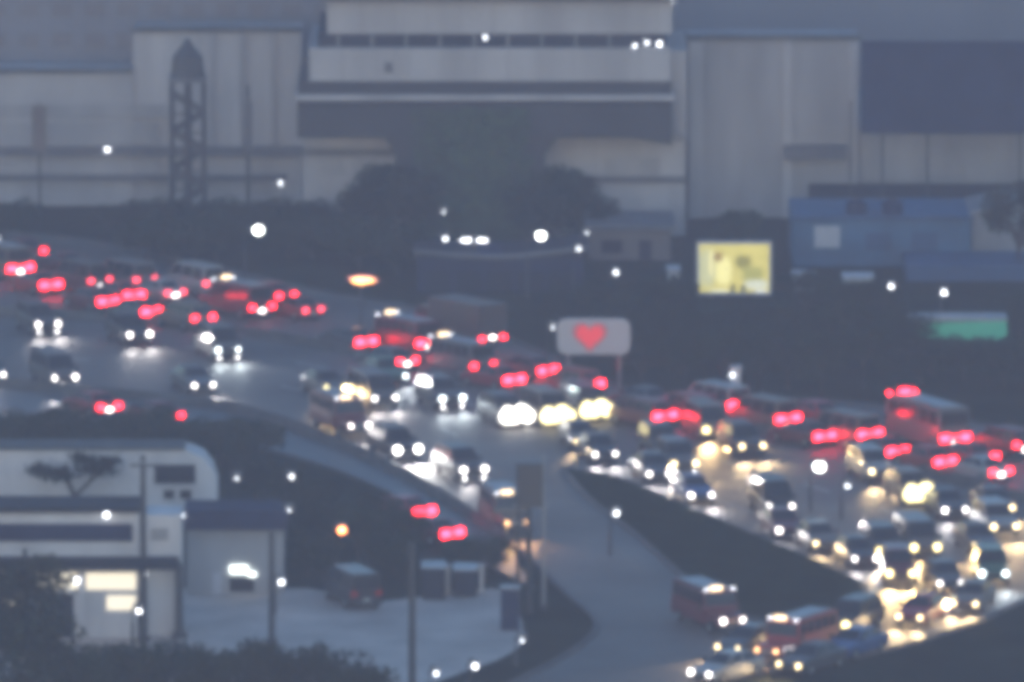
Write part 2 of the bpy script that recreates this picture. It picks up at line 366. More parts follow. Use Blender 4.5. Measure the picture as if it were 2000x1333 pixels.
# kiosks and the brown block house, the dark shed with pale sagging eave
b7 = thing('brown_blockhouse', (PX(1225, 679), 679, 0), 'small brownish block house between the tree clump and the yellow screen', 'building')
bx(b7, 'wall', 1150, 1310, 679, 685, 452, None, 'brown_wall'); bx(b7, 'roof', 1142, 1318, 678.5, 685.5, 440, 451, 'ledge')
bx(b7, 'window', 1175, 1215, 678.93, 678.99, 470, 495, 'glass'); bx(b7, 'door', 1248, 1272, 678.93, 678.99, 470, None, 'dark_panel')
b8 = thing('dark_shed', (PX(985, 664), 664, 0), 'long dark shed with a pale sagging eave in front of the hammerhead pier', 'shed')
bx(b8, 'wall', 815, 1140, 664, 672, 506, None, 'navy')
ev = []
for i in range(13):
    t = i / 12; x = 808 + t * 340; y = 488 + 14 * math.sin(math.pi * min(1, t * 1.05)) - 6 * t
    ev.append((PX(x, 663.6), PZ(y, 663.6)))
MB().prism(ev + [(x, z - .28) for x, z in reversed(ev)], 1, 663.5, 664.1).build('eave', 'ledge', b8)
MB().prism([(x, z - .3) for x, z in ev] + [(x, z - .6) for x, z in reversed(ev)], 1, 664.15, 672.4).build('roof', 'dark_panel', b8)
for x in range(830, 1130, 60): bx(b8, 'shutter', x, x + 50, 663.9, 663.98, 530, None, 'dark_panel')
for px0, px1, yy, lab in ((1550, 1592, 536, 'small pale kiosk at the foot of the blue wall'), (1648, 1704, 540, 'low white stall roofed flat below the blue wall'), (1305, 1326, 526, 'narrow white booth beside the yellow screen')):
    Yk = 664; k = thing('kiosk', (PX((px0 + px1) / 2, Yk), Yk, 0), lab, 'kiosk')
    bx(k, 'wall', px0, px1, Yk, Yk + 1.6, yy + 5, None, 'white_wall'); bx(k, 'roof', px0 - 3, px1 + 3, Yk - .25, Yk + 1.8, yy, yy + 4.8, 'board'); bx(k, 'hatch', px0 + 4, px1 - 4, Yk - .05, Yk - .01, yy + 12, yy + 26, 'dark_panel')

# ------------------------------------------------------------------ signs
Yy = 660
yb = thing('yellow_screen', (PX(1434, Yy), Yy, 0), 'lit yellow billboard screen with blurry dark figures on a post frame', 'billboard')
mm, n, b = nmat('screen')
tc = n.nodes.new('ShaderNodeTexCoord'); sx = n.nodes.new('ShaderNodeSeparateXYZ'); n.links.new(tc.outputs['Object'], sx.inputs[0])
def mth(op, a, c=None):
    q = n.nodes.new('ShaderNodeMath'); q.operation = op
    for i, v in enumerate((a, c)):
        if v is None: continue
        if isinstance(v, (int, float)): q.inputs[i].default_value = v
        else: n.links.new(v, q.inputs[i])
    return q.outputs[0]
def blob(cx, cz, rx, rz, soft):
    dx = mth('DIVIDE', mth('SUBTRACT', sx.outputs['X'], cx), rx); dz = mth('DIVIDE', mth('SUBTRACT', sx.outputs['Z'], cz), rz)
    r = mth('SQRT', mth('ADD', mth('POWER', mth('ABSOLUTE', dx), 3), mth('POWER', mth('ABSOLUTE', dz), 3)))
    q = n.nodes.new('ShaderNodeMapRange'); q.interpolation_type = 'SMOOTHSTEP'; n.links.new(r, q.inputs[0])
    q.inputs[1].default_value = 1 + soft; q.inputs[2].default_value = 1 - soft; q.inputs[3].default_value = 0; q.inputs[4].default_value = 1
    return q.outputs[0]
sw = PX(1505, Yy) - PX(1362, Yy); sh = PZ(474, Yy) - PZ(574, Yy); zb = PZ(574, Yy)
col = None
nz = n.nodes.new('ShaderNodeTexNoise'); nz.inputs['Scale'].default_value = 1.6; n.links.new(tc.outputs['Object'], nz.inputs['Vector'])
rmp = n.nodes.new('ShaderNodeMix'); rmp.data_type = 'RGBA'; rmp.inputs[6].default_value = (.38, .33, .06, 1); rmp.inputs[7].default_value = (.62, .54, .16, 1); n.links.new(nz.outputs['Fac'], rmp.inputs[0])
col = rmp.outputs[2]
def over(col, fac, c):
    q = n.nodes.new('ShaderNodeMix'); q.data_type = 'RGBA'; n.links.new(fac, q.inputs[0]); n.links.new(col, q.inputs[6]); q.inputs[7].default_value = (*c, 1); return q.outputs[2]
def s2(u, v): return (u - .5) * sw, zb + v * sh
for u, v, rx, rz, so, c in ((.12, .5, .6, 1.2, .5, (.42, .42, .22)), (.35, .45, .5, .9, .4, (.72, .66, .26)), (.28, .72, .28, .3, .5, (.26, .17, .04)), (.62, .62, .5, .42, .6, (.2, .18, .03)), (.75, .38, .7, .5, .6, (.3, .29, .07)),
                            (.18, .6, .1, .9, .4, (.75, .68, .3)), (.8, .18, .75, .3, .5, (.5, .52, .4)), (.48, .1, .16, .32, .4, (.12, .11, .03)), (.62, .1, .2, .22, .4, (.1, .1, .04)), (.3, .05, .6, .1, .4, (.7, .68, .45)), (.86, .04, .42, .1, .3, (.7, .72, .68))):
    cx, cz = s2(u, v); col = over(col, blob(cx, cz, rx, rz, so), c)
n.links.new(col, b.inputs['Emission Color']); b.inputs['Emission Strength'].default_value = .8; b.inputs['Base Color'].default_value = (.05, .05, .04, 1)
bx(yb, 'screen', 1365, 1502, Yy - .06, Yy, 477, 571, 'screen')
fr = MB()
for a in ((1360, 1365, 472, 576), (1502, 1507, 472, 576)): fr.box(PX(a[0], Yy), PX(a[1], Yy), Yy - .12, Yy + .3, PZ(a[3], Yy), PZ(a[2], Yy))
for a in ((472, 477), (571, 576)): fr.box(PX(1365.05, Yy), PX(1501.95, Yy), Yy - .12, Yy + .3, PZ(a[1], Yy), PZ(a[0], Yy))
fr.build('frame', 'board', yb)
bx(yb, 'cabinet', 1363, 1504, Yy + .31, Yy + .6, 474, 574, 'dark_metal')
for x in (1390, 1478): bx(yb, 'post', x - 4, x + 4, Yy + .61, Yy + .9, 480, None, 'dark_metal')
# heart board
Ye = G(1160, 768).y
hb = thing('heart_board', (PX(1160, Ye), Ye, 0), 'pale rounded roadside board with a red heart in its middle', 'sign')
def rrect(x0, x1, z0, z1, r, k=5):
    o = []
    for cx, cz, a0 in ((x1 - r, z1 - r, 0), (x0 + r, z1 - r, 90), (x0 + r, z0 + r, 180), (x1 - r, z0 + r, 270)):
        for i in range(k + 1): a = R(a0 + 90 * i / k); o.append((cx + r * math.cos(a), cz + r * math.sin(a)))
    return o
MB().prism(rrect(PX(1088, Ye), PX(1231, Ye), PZ(692, Ye), PZ(623, Ye), .55), 1, Ye - .2, Ye + .2).build('board', 'board_lit', hb)
MB().prism(rrect(PX(1093, Ye), PX(1226, Ye), PZ(688, Ye), PZ(627, Ye), .45), 1, Ye - .23, Ye - .205).build('face', 'board_lit', hb)
hp = []
for i in range(40):
    t = 2 * math.pi * i / 40; hp.append((PX(1152, Ye) + .05 * 16 * math.sin(t) ** 3, PZ(655, Ye) + .05 * (13 * math.cos(t) - 5 * math.cos(2 * t) - 2 * math.cos(3 * t) - math.cos(4 * t))))
MB().prism(hp, 1, Ye - .28, Ye - .246).build('heart', 'heart', hb)
hx_, hz_ = PX(1152, Ye), PZ(655, Ye)
MB().prism([(hx_ + (x - hx_) * 1.35, hz_ + (z - hz_) * 1.35) for x, z in hp], 1, Ye - .245, Ye - .235).build('heart_halo', 'heart_halo', hb)  # larger dim heart added as a halo of glow around the red
for x in (1110, 1210): MB().tube([(PX(x, Ye), Ye + .05, 0), (PX(x, Ye), Ye + .05, PZ(692.5, Ye))], [.09, .09]).build('post', 'grey_metal', hb)
# green canopy
Yg = G(1870, 712).y
gc = thing('green_canopy', (PX(1870, Yg), Yg, 0), 'green-lit stop shelter canopy among the dark trees', 'shelter')
MB().prism([(PX(1776, Yg), PZ(632, Yg)), (PX(1800, Yg), PZ(660, Yg)), (PX(1948, Yg), PZ(664, Yg)), (PX(1968, Yg), PZ(655, Yg)), (PX(1966, Yg), PZ(628, Yg))], 1, Yg - .12, Yg + .1).build('fascia', 'green_lit', gc)
bx(gc, 'roof', 1776, 1968, Yg + .11, Yg + 2.6, 622, 628, 'grey_metal')
for x in (1800, 1870, 1945): bx(gc, 'post', x - 2, x + 2, Yg + 1.2, Yg + 1.35, 628.5, None, 'dark_metal')

# ------------------------------------------------------------------ yard buildings, lower left
Yw = G(200, 1035).y
w1 = thing('white_house', (PX(200, Yw), Yw, 0), 'white rounded-end building behind the bare tree, with one dark window', 'building')
zt = PZ(880, Yw); x1 = PX(422, Yw)
MB().prism([(PX(-160, Yw), 0), (x1, 0), (x1, zt - 1.9), (x1 - .25, zt - 1.1), (x1 - .8, zt - .4), (x1 - 1.7, zt), (PX(-160, Yw), zt)], 1, Yw, Yw + 3).build('wall', 'white_wall', w1)
bx(w1, 'window', 300, 380, Yw - .06, Yw - .01, 908, 945, 'glass'); bx(w1, 'window_sill', 297, 383, Yw - .15, Yw - .01, 946, 949, 'board')
bx(w1, 'window', 318, 338, Yw - .06, Yw - .01, 958, 975, 'glass'); bx(w1, 'window', 350, 372, Yw - .06, Yw - .01, 958, 975, 'glass')
MB().box(PX(-160, Yw), x1 - 1.8, Yw - .15, Yw + 3.1, zt + .01, zt + .16).build('coping', 'kerb', w1)
Ys = G(130, 1246).y
w2 = thing('lit_shop', (PX(110, Ys), Ys, 0), 'white two-storey shop with a dark sign band and warm lit windows', 'building')
bx(w2, 'wall', -160, 268, Ys, Ys + 3.5, 1003, None, 'white_wall')
bx(w2, 'sign_band', -160, 256, Ys - .15, Ys - .01, 1024, 1058, 'navy')
bx(w2, 'coping', -163, 271, Ys - .3, Ys + 3.6, 992, 1002, 'dark_panel')
bx(w2, 'canopy', -160, 345, Ys - 1.5, Ys - .02, 1096, 1114, 'dark_panel')
for x0, x1, y0, y1 in ((-90, 42, 1120, 1148), (58, 148, 1120, 1150), (165, 262, 1120, 1152), (205, 262, 1164, 1192), (-60, 40, 1164, 1192)): bx(w2, 'window', x0, x1, Ys - .07, Ys - .01, y0, y1, 'lit_room')
for x in (50, 157): bx(w2, 'pilaster', x - 6, x + 6, Ys - .2, Ys - .01, 1116, None, 'white_wall')
bx(w2, 'shutter', 70, 140, Ys - .07, Ys - .01, 1160, None, 'dark_panel')
bx(w2, 'annex_wall', 268.5, 352, Ys + .6, Ys + 3.5, 1006, None, 'white_wall'); bx(w2, 'window', 292, 326, Ys + .52, Ys + .59, 1032, 1056, 'concrete_panel')
bx(w2, 'railing', 276, 350, Ys + .2, Ys + .28, 1092, 1095, 'board')
Yq = G(450, 1162).y
w3 = thing('blue_fascia_store', (PX(455, Yq), Yq, 0), 'grey store with a deep navy fascia and a bright lit sign over its door', 'building')
bx(w3, 'wall', 362, 552, Yq, Yq + 2.6, 1030, None, 'concrete_panel')
MB().prism([(PX(356, Yq), PZ(1032, Yq)), (PX(358, Yq), PZ(993, Yq)), (PX(545, Yq), PZ(993, Yq)), (PX(560, Yq), PZ(1004, Yq)), (PX(560, Yq), PZ(1032, Yq))], 1, Yq - .7, Yq + 2.8).build('fascia', 'navy', w3)
bx(w3, 'lit_sign', 447, 482, Yq - .2, Yq - .01, 1106, 1121, 'lit_shop'); bx(w3, 'lit_sign', 483, 498, Yq - .16, Yq - .01, 1118, 1127, 'lit_shop')
bx(w3, 'door', 413, 431, Yq - .07, Yq - .01, 1119, None, 'board'); bx(w3, 'shop_window', 446, 494, Yq - .07, Yq - .01, 1129, 1156, 'glass')
# low fence line and boxes in the yard
def cabinet(px0, px1, y0, y1, lab, mat='dark_metal', dep=1.2, cat='cabinet', nm='cabinet'):
    Y = G((px0 + px1) / 2, y1).y; t = thing(nm, (PX((px0 + px1) / 2, Y), Y, 0), lab, cat)
    bx(t, 'body', px0, px1, Y, Y + dep, y0, y1, mat); bx(t, 'top', px0 - 2, px1 + 2, Y - .06, Y + dep + .06, y0 - 3, y0 - .1, 'grey_metal')
    mid = (px0 + px1) / 2; bx(t, 'door', px0 + 3, mid - 1, Y - .04, Y - .005, y0 + 4, y1 - 4, mat); bx(t, 'door', mid + 1, px1 - 3, Y - .04, Y - .005, y0 + 4, y1 - 4, mat)
cabinet(824, 868, 1112, 1172, 'dark box container beside the pale gate post at the yard edge', 'dark_panel', 2.2, 'container', 'box_container')
cabinet(886, 930, 1116, 1166, 'dark box container between the two pale gate posts', 'dark_panel', 2.2, 'container', 'box_container')
cabinet(978, 1014, 1152, 1232, 'tall dark electrical cabinet at the foot of the twin poles', 'navy', 1)
for x, y0, y1, lab in ((874, 1108, 1162, 'pale gate post between the two dark containers'), (940, 1108, 1160, 'pale gate post beside the electrical cabinet')):
    Y = G(x, y1).y; t = thing('gate_post', (PX(x, Y), Y, 0), lab, 'post'); bx(t, 'shaft', x - 4, x + 4, Y, Y + .25, y0, y1, 'white_wall'); bx(t, 'cap', x - 6, x + 6, Y - .06, Y + .31, y0 - 4, y0 - .2, 'board')

# ------------------------------------------------------------------ poles, towers and lamps
def pole(px, py_top, py_base, r, lab, extra=None, name='utility_pole', mat='dark_metal'):
    g = G(px, py_base); z = PZ(py_top, g.y)
    t = thing(name, g, lab, 'pole')
    MB().tube([(g.x, g.y, 0), (g.x, g.y, z)], [r, r * .72], 10).build('shaft', mat, t)
    MB().tube([(g.x, g.y, 0), (g.x, g.y, .25)], [r * 1.8, r * 1.6], 10).build('base', 'concrete_dark', t)
    if extra: extra(t, g, z, r)
    return t
def crossarm(wd=1.1, ins=3):
    def f(t, g, z, r):
        MB().box(g.x - wd, g.x + wd, g.y - r - .12, g.y - r - .01, z - .55, z - .42).build('crossarm', 'dark_metal', t)
        for i in range(ins):
            x = g.x - wd + .1 + i * (2 * wd - .2) / (ins - 1); MB().tube([(x, g.y - r - .06, z - .42), (x, g.y - r - .06, z - .2)], [.05, .035], 8).build('insulator', 'board', t)
    return f
pole(281, 890, 1252, .2, 'tall dark pole between the lit shop and the navy-fascia store', crossarm(.7))
pole(350, 1100, 1246, .26, 'thick short dark post in front of the navy-fascia store')
pole(531, 1040, 1258, .19, 'dark pole standing on the pale yard before the navy-fascia store')
pole(805, 1062, 1360, .22, 'tallest dark pole on the pale yard, near the parked van')
pole(50, 1072, 1262, .17, 'dark post in front of the lit shop\'s warm windows')
pole(1012, 905, 1200, .12, 'dark pole carrying the transformer box above the cabinet')
pole(1034, 905, 1196, .12, 'second pole of the transformer pair, on the highway side')
pole(1062, 890, 1190, .11, 'thin grey pole beside the transformer pair', mat='grey_metal')
Yt = G(1023, 1198).y
tb = thing('transformer', (PX(1023, Yt), Yt, PZ(985, Yt)), 'dark transformer box hung between the twin poles', 'transformer')
MB().box(PX(1016, Yt), PX(1060, Yt), Yt - 1, Yt - .2, PZ(985, Yt), PZ(900, Yt)).build('body', 'dark_metal', tb)
for i in range(4): MB().box(PX(1018 + 11 * i, Yt), PX(1023 + 11 * i, Yt), Yt - 1.1, Yt - 1.005, PZ(980, Yt), PZ(905, Yt)).build('fin', 'dark_metal', tb)
MB().box(PX(1004, Yt), PX(1070, Yt), Yt - .18, Yt + .02, PZ(990, Yt), PZ(986, Yt)).build('bracket', 'grey_metal', tb)
pole(485, 165, 452, .14, 'slim dark mast in front of the pale concrete block', lambda t, g, z, r: MB().box(g.x - .3, g.x + .3, g.y - .3, g.y - .15, z - 4.6, z - 1.2).build('banner', 'ledge', t))
pole(78, 200, 446, .11, 'mast with a long reddish banner in front of the pale concrete block', lambda t, g, z, r: MB().box(g.x - .5, g.x + .5, g.y - .22, g.y - .13, z - 3.4, z - .2).build('banner', 'brown_wall', t))
for x, y0, y1, lab in ((1302, 285, 430, 'thin post beside the taller thin post near the panelled building'), (1342, 275, 430, 'taller thin post at the corner of the panelled building'), (650, 290, 430, 'thin post in front of the podium wall'), (610, 268, 430, 'forked short post in front of the podium wall')):
    pole(x, y0, y1, .1, lab)
# lattice mast
gm = G(368, 452); zt = PZ(75, gm.y)
lt = thing('lattice_mast', gm, 'tall dark lattice mast with a pointed head cage before the pale concrete block', 'mast')
hw = 1.12; zh = PZ(150, gm.y)
for sxx in (-1, 1):
    for sy in (-1, 1): MB().tube([(gm.x + sxx * hw, gm.y + sy * hw, 0), (gm.x + sxx * hw * .96, gm.y + sy * hw * .96, zh)], [.2, .17], 6).build('leg', 'dark_metal', lt)
k = 0; z = .4
while z + 1.3 < zh:
    for sgn, ax in ((-1, 0), (1, 0), (-1, 1), (1, 1)):
        d = 1 if k % 2 else -1
        a = (gm.x - hw * d, gm.y + sgn * hw, z) if ax == 0 else (gm.x + sgn * hw, gm.y - hw * d, z)
        c = (gm.x + hw * d, gm.y + sgn * hw, z + 1.3) if ax == 0 else (gm.x + sgn * hw, gm.y + hw * d, z + 1.3)
        MB().tube([a, c], [.13, .13], 5).build('brace', 'dark_metal', lt)
    MB().box(gm.x - hw, gm.x + hw, gm.y - hw - .06, gm.y - hw + .06, z - .06, z + .06).build('rung', 'dark_metal', lt)
    z += 1.3; k += 1
MB().tube([(gm.x, gm.y, 0), (gm.x, gm.y, zh - .3)], [.3, .26], 8).build('core', 'dark_metal', lt)
MB().box(gm.x - hw - .12, gm.x + hw + .12, gm.y - hw - .12, gm.y + hw + .12, zh - .3, zh).build('platform', 'ledge', lt)
MB().tube([(gm.x, gm.y, zh + .01), (gm.x, gm.y, zh + 1.4), (gm.x, gm.y, zt - .5), (gm.x, gm.y, zt)], [hw * 1.02, hw * .9, .4, .1], 8).build('head', 'dark_metal', lt)
# pale column with red glow near the far queue
g = G(1437, 800); t = thing('pale_column', g, 'pale square column standing by the red tail lights under the dark trees', 'column')
MB().box(g.x - .28, g.x + .28, g.y, g.y + .5, 0, PZ(722, g.y)).build('shaft', 'white_wall', t); MB().box(g.x - .36, g.x + .36, g.y - .08, g.y + .58, PZ(721.8, g.y), PZ(716, g.y)).build('cap', 'board', t)
MB().ball((g.x - .22, g.y - .05, PZ(722, g.y) - .35), .12, 8, 5).build('lamp', 'lamp_tiny', t)

def street_lamp(px, py, py_base, r, mat, lab, arm=.8, group=None, side=1):
    g = G(px, py_base); z = PZ(py, g.y)
    base = Vector((g.x - side * arm, g.y, 0))
    t = thing('street_lamp', base, lab, 'street lamp', group)
    MB().tube([(base.x, g.y, 0), (base.x, g.y, z * .6), (base.x, g.y, z + .1), (base.x + side * arm * .4, g.y, z + .42), (g.x, g.y, z + .36)], [.1, .08, .065, .05, .045], 8).build('pole', 'dark_metal', t)
    hd = MB().box(g.x - .2 - r * .4, g.x + .2 + r * .4, g.y - .16, g.y + .16, z + .2, z + .34).build('head', 'grey_metal', t)
    MB().ball((g.x, g.y, z), r, 10, 6, .8).build('lens', mat, t)
    return t
street_lamp(505, 450, 560, .27, 'lamp_white', 'brightest white street lamp over the tail lights, before the low left trees', .9)
street_lamp(1056, 461, 585, .24, 'lamp_white', 'bright white street lamp over the sagging shed eave', .9)
street_lamp(1600, 912, 1000, .27, 'lamp_white', 'bright white lamp on a short post between the highway and the loop', .5)
street_lamp(668, 1036, 1120, .2, 'lamp_sodium', 'orange sodium street lamp among the dark trees', .5)
street_lamp(1310, 1, 440, .2, 'lamp_small', 'tall street lamp at the corner of the elevated station roof', .7)
street_lamp(1843, 572, 700, .14, 'lamp_small', 'white street lamp above the green canopy', .2)
for px, py, pb, mat, lab in ((870, 467, 560, 'lamp_small', 'small lamp left of the winged lamp, before the pier foot'), (867, 415, 520, 'lamp_tiny', 'faint lamp highest on the dark pier'), (1130, 487, 590, 'lamp_small', 'small lamp at the raised end of the sagging eave'),
                             (1146, 456, 560, 'lamp_tiny', 'faint lamp at the corner of the brown block house'), (1203, 533, 610, 'lamp_small', 'small lamp in front of the brown block house'), (1740, 560, 660, 'lamp_small', 'small lamp before the dark blue wall'),
                             (570, 932, 1050, 'lamp_small', 'white street lamp above the trees behind the navy-fascia store'), (463, 935, 1045, 'lamp_tiny', 'faint lamp beside the rounded end of the white building'),
                             (357, 1008, 1170, 'lamp_small', 'white lamp at the left corner of the navy fascia'), (565, 997, 1150, 'lamp_tiny', 'faint lamp at the right corner of the navy fascia'),
                             (550, 1138, 1200, 'lamp_small', 'low lamp on the yard beside the store wall'), (285, 1122, 1250, 'lamp_small', 'lamp beside the tall pole at the shop canopy'), (272, 1194, 1262, 'lamp_small', 'low lamp at the corner of the lit shop'),
                             (928, 1302, 1390, 'lamp_small', 'lamp on the verge between yard and ramp'), (852, 1316, 1395, 'lamp_small', 'double-headed lamp at the yard\'s near corner'),
                             (1204, 1003, 1085, 'lamp_small', 'small lamp standing on the grass island'), (1655, 950, 1015, 'lamp_small', 'small lamp on the paved gore beside the bright post lamp'), (1043, 967, 1195, 'lamp_small', 'lamp hung beside the transformer box'),
                             (1080, 640, 772, 'lamp_tiny', 'faint lamp at the edge of the heart board'), (3, 1250, 1330, 'lamp_tiny', 'faint lamp in front of the big dark tree'), (1020, 1252, 1300, 'lamp_tiny', 'low lamp below the electrical cabinet')):
    street_lamp(px, py, pb, random.choice((.09, .11, .12)) if mat == 'lamp_small' else .08, mat, lab, .35)
# winged lamp before the pier
g = G(926, 560); z = PZ(468, g.y); t = thing('winged_lamp', g, 'lamp post with two spread bright arms before the pier foot', 'street lamp')
MB().tube([(g.x, g.y, 0), (g.x, g.y, z + .4)], [.1, .07]).build('pole', 'dark_metal', t)
for s in (-1, 1):
    MB().tube([(g.x, g.y, z + .35), (g.x + s * .75, g.y, z + .05)], [.05, .04]).build('arm', 'dark_metal', t); MB().box(g.x + s * .2, g.x + s * .85, g.y - .14, g.y + .14, z - .1, z - .02).build('lens', 'lamp_small', t)
def wall_lamp(px, py, Y, mat, lab, r=.12):
    p = P(px, py, Y); t = thing('wall_lamp', p, lab, 'wall lamp')
    MB().box(p.x - r * 1.2, p.x + r * 1.2, p.y - .05, p.y + .3, p.z + r, p.z + r + .1).build('hood', 'dark_metal', t); MB().ball(p, r, 8, 5).build('lens', mat, t)
wall_lamp(210, 293, YB - .7, 'lamp_small', 'small wall lamp on the dark ledge left of the lattice mast')
wall_lamp(548, 358, YB - .3, 'lamp_tiny', 'small wall lamp at the right end of the lower dark ledge')
wall_lamp(948, 74, YS + .4, 'lamp_tiny', 'faint lamp in the middle of the station window strip')
wall_lamp(1240, 90, YS + .4, 'lamp_tiny', 'lamp at the end of the station window strip, farthest in of three')
wall_lamp(1264, 84, YS + .4, 'lamp_tiny', 'middle one of three lamps at the station strip\'s end')
wall_lamp(1288, 86, YS + .4, 'lamp_small', 'brightest of three lamps at the station strip\'s end')
wall_lamp(208, 1006, Ys - .5, 'lamp_small', 'wall lamp on the shop\'s dark coping'); wall_lamp(150, 1134, Ys - .4, 'lamp_small', 'wall lamp over the shop\'s middle window'); wall_lamp(28, 1142, Ys - .4, 'lamp_tiny', 'wall lamp over the shop window by the dark post')
# the flare
g = G(706, 640); z = PZ(556, g.y)
t = thing('flaring_pole', g, 'orange flame flaring at the head of a thin dark pole above the highway', 'flame')
MB().tube([(g.x, g.y, 0), (g.x, g.y, z)], [.08, .06]).build('pole', 'dark_metal', t)
MB().tube([(g.x - .6, g.y, z + .26), (g.x - .35, g.y, z + .24), (g.x, g.y, z + .22), (g.x + .4, g.y, z + .24), (g.x + .85, g.y, z + .22)], [.04, .15, .18, .12, .02], 8).build('flame', 'flame', t, True)
MB().tube([(g.x - .9, g.y + .2, z + .36), (g.x - .2, g.y + .2, z + .3), (g.x + .6, g.y + .2, z + .3), (g.x + 1.1, g.y + .2, z + .2)], [.03, .24, .2, .02], 8).build('flame_edge', 'flame_edge', t, True)

# ------------------------------------------------------------------ trees
def tree_mesh(seed, h, rad, n, kind='round'):
    rnd = random.Random(seed); trunk = MB()
    trunk.tube([(0, 0, 0), (rnd.uniform(-.1, .1), 0, h * .3), (rnd.uniform(-.2, .2), rnd.uniform(-.2, .2), h * .62)], [h * .035, h * .026, h * .012], 7)
    tips = []
    for i in range(7):
        a = 2 * math.pi * i / 7 + rnd.uniform(-.3, .3); l = rad * rnd.uniform(.5, .8); z0 = h * rnd.uniform(.25, .5); z1 = h * rnd.uniform(.5, .85)
        tp = (l * math.cos(a), l * math.sin(a), z1); tips.append(tp)
        trunk.tube([(0, 0, z0), (tp[0] * .5, tp[1] * .5, (z0 + z1) / 2 + .1), tp], [h * .016, h * .011, h * .005], 5)
    cr = MB(); cl = []
    for tp in tips: cl.append((Vector(tp), rad * rnd.uniform(.35, .55)))
    for i in range(9):
        a = rnd.uniform(0, 6.28); rr = rad * math.sqrt(rnd.random()) * .7; cl.append((Vector((rr * math.cos(a), rr * math.sin(a), h * rnd.uniform(.4, .92))), rad * rnd.uniform(.28, .5)))
    for i in range(n):
        c, r = rnd.choice(cl); d = Vector((rnd.gauss(0, 1), rnd.gauss(0, 1), rnd.gauss(0, 1))).normalized() * r * rnd.random() ** .4
        p = c + Vector((d.x, d.y, d.z * .75)); p.z = max(p.z, .15)
        s = rnd.uniform(.09, .2); u = Vector((rnd.gauss(0, 1), rnd.gauss(0, 1), rnd.gauss(0, .5))).normalized(); v = u.cross(Vector((rnd.gauss(0, 1), rnd.gauss(0, 1), rnd.gauss(0, 1)))).normalized()
        cr.add([p - u * s, p + v * s * .55, p + u * s, p - v * s * .55], [(0, 1, 2, 3)])
    return trunk, cr
TM = []
for i, (hh, rr, nn) in enumerate([(5, 2.6, 3200), (4, 2.4, 2600), (6, 2.9, 3800), (3, 2.3, 2200)]):
    tk, cr = tree_mesh(20 + i, hh, rr, nn)
    me = bpy.data.meshes.new('crown'); me.from_pydata(cr.v, [], cr.f); me.materials.append(M['leaf%d' % (i % 3)])
    TM.append((tk.mesh('trunk', 'bark'), me, hh))
def tree(px, pb, h, v, lab, group, wide=1.0, name='tree'):
    tk, cr, hh = TM[v]; g = G(px, pb); s = h / hh
    t = thing(name, g, lab, 'tree', group, random.uniform(0, 6.28)); t.scale = (s * wide, s * wide, s)
    link('trunk', tk, t); link('crown', cr, t)
A = ('dark leafy tree in the row between the upper carriageway and the pale block', 'trees behind the upper carriageway')
for i, x in enumerate([-60, 10, 250, 315, 385, 445, 520, 575, 640]): tree(x, 466 + (i % 3) * 8, 2.5 + .5 * ((i * 7) % 3) / 2, 3 if i % 2 else 1, *A, wide=1.15)
for i, x in enumerate([285, 420, 560, 690, 610, 350]): tree(x, 505 + 6 * (i % 2), 2.6 + .3 * (i % 2), 3, 'low bushy tree just behind the upper carriageway kerb', 'bushy trees at the upper kerb', 1.2)
B = ('tall dark tree crowding the foot of the hammerhead pier', 'trees at the pier foot')
for x, pb, h_, v in ((715, 478, 3.6, 1), (765, 470, 5.4, 0), (800, 490, 5.2, 2), (1075, 470, 5, 0), (1110, 482, 4.6, 2), (1150, 492, 3.6, 1), (735, 482, 5.2, 2), (1100, 476, 5.2, 0), (700, 525, 3.4, 3), (780, 540, 3.4, 3), (1060, 490, 4.4, 1)): tree(x, pb, h_, v, *B)
tree(1438, 560, 5.2, 0, 'dark tree rising behind the yellow screen', None, .8)
tree(1990, 540, 6.5, 2, 'tall dark tree beside the pale gabled shed', None, .8)
D = ('dense dark tree in the mass above the far queue of tail lights', 'dense trees above the far queue')
k = 0
for pb, xs in ((660, range(1170, 1780, 78)), (715, range(1210, 1800, 72)), (764, range(1262, 1740, 70))):
    for x in xs:
        k += 1; tree(x + random.uniform(-14, 14), pb + random.uniform(-8, 8), random.uniform(3.3, 4.4) * (.55 if pb < 700 and 1330 < x < 1530 else .8 if pb < 740 and 1330 < x < 1530 else 1), k % 4 if k % 4 != 3 else 0, *D)
for x, pb, h_ in ((1800, 750, 1.8), (1880, 740, 2.6), (1960, 760, 3.2), (2040, 780, 4), (1990, 690, 3.5), (1100, 640, 2.6)): tree(x, pb, h_, 1, 'low dark tree near the green canopy and the heart board', 'low trees by the shelter')
E = ('dark hedge tree lining the service road above the white building', 'hedge trees along the service road')
for i, x in enumerate([-20, 40, 110, 180, 245, 310, 375, 430, 480]): tree(x, 893 + 4 * (i % 2) + max(0, x - 330) * .15, 2.3 + .3 * (i % 3), 3, *E, wide=1.1)
F = ('dark tree in the grove between the service road and the yard', 'grove by the service road')
for x, pb, h_, v in ((500, 985, 2.6, 1), (560, 1000, 2.5, 0), (590, 1045, 2.9, 2), (630, 1085, 3.1, 1), (700, 1100, 3.2, 0), (640, 998, 1.8, 1), (740, 1060, 2.6, 2), (790, 1085, 2.7, 0), (770, 1120, 2.4, 3), (900, 1112, 1.6, 3), (960, 1120, 2.0, 3), (600, 1125, 2.2, 3)): tree(x, pb, h_, v, *F)
H_ = ('big dark tree at the near edge of the yard', 'trees at the near edge of the yard')
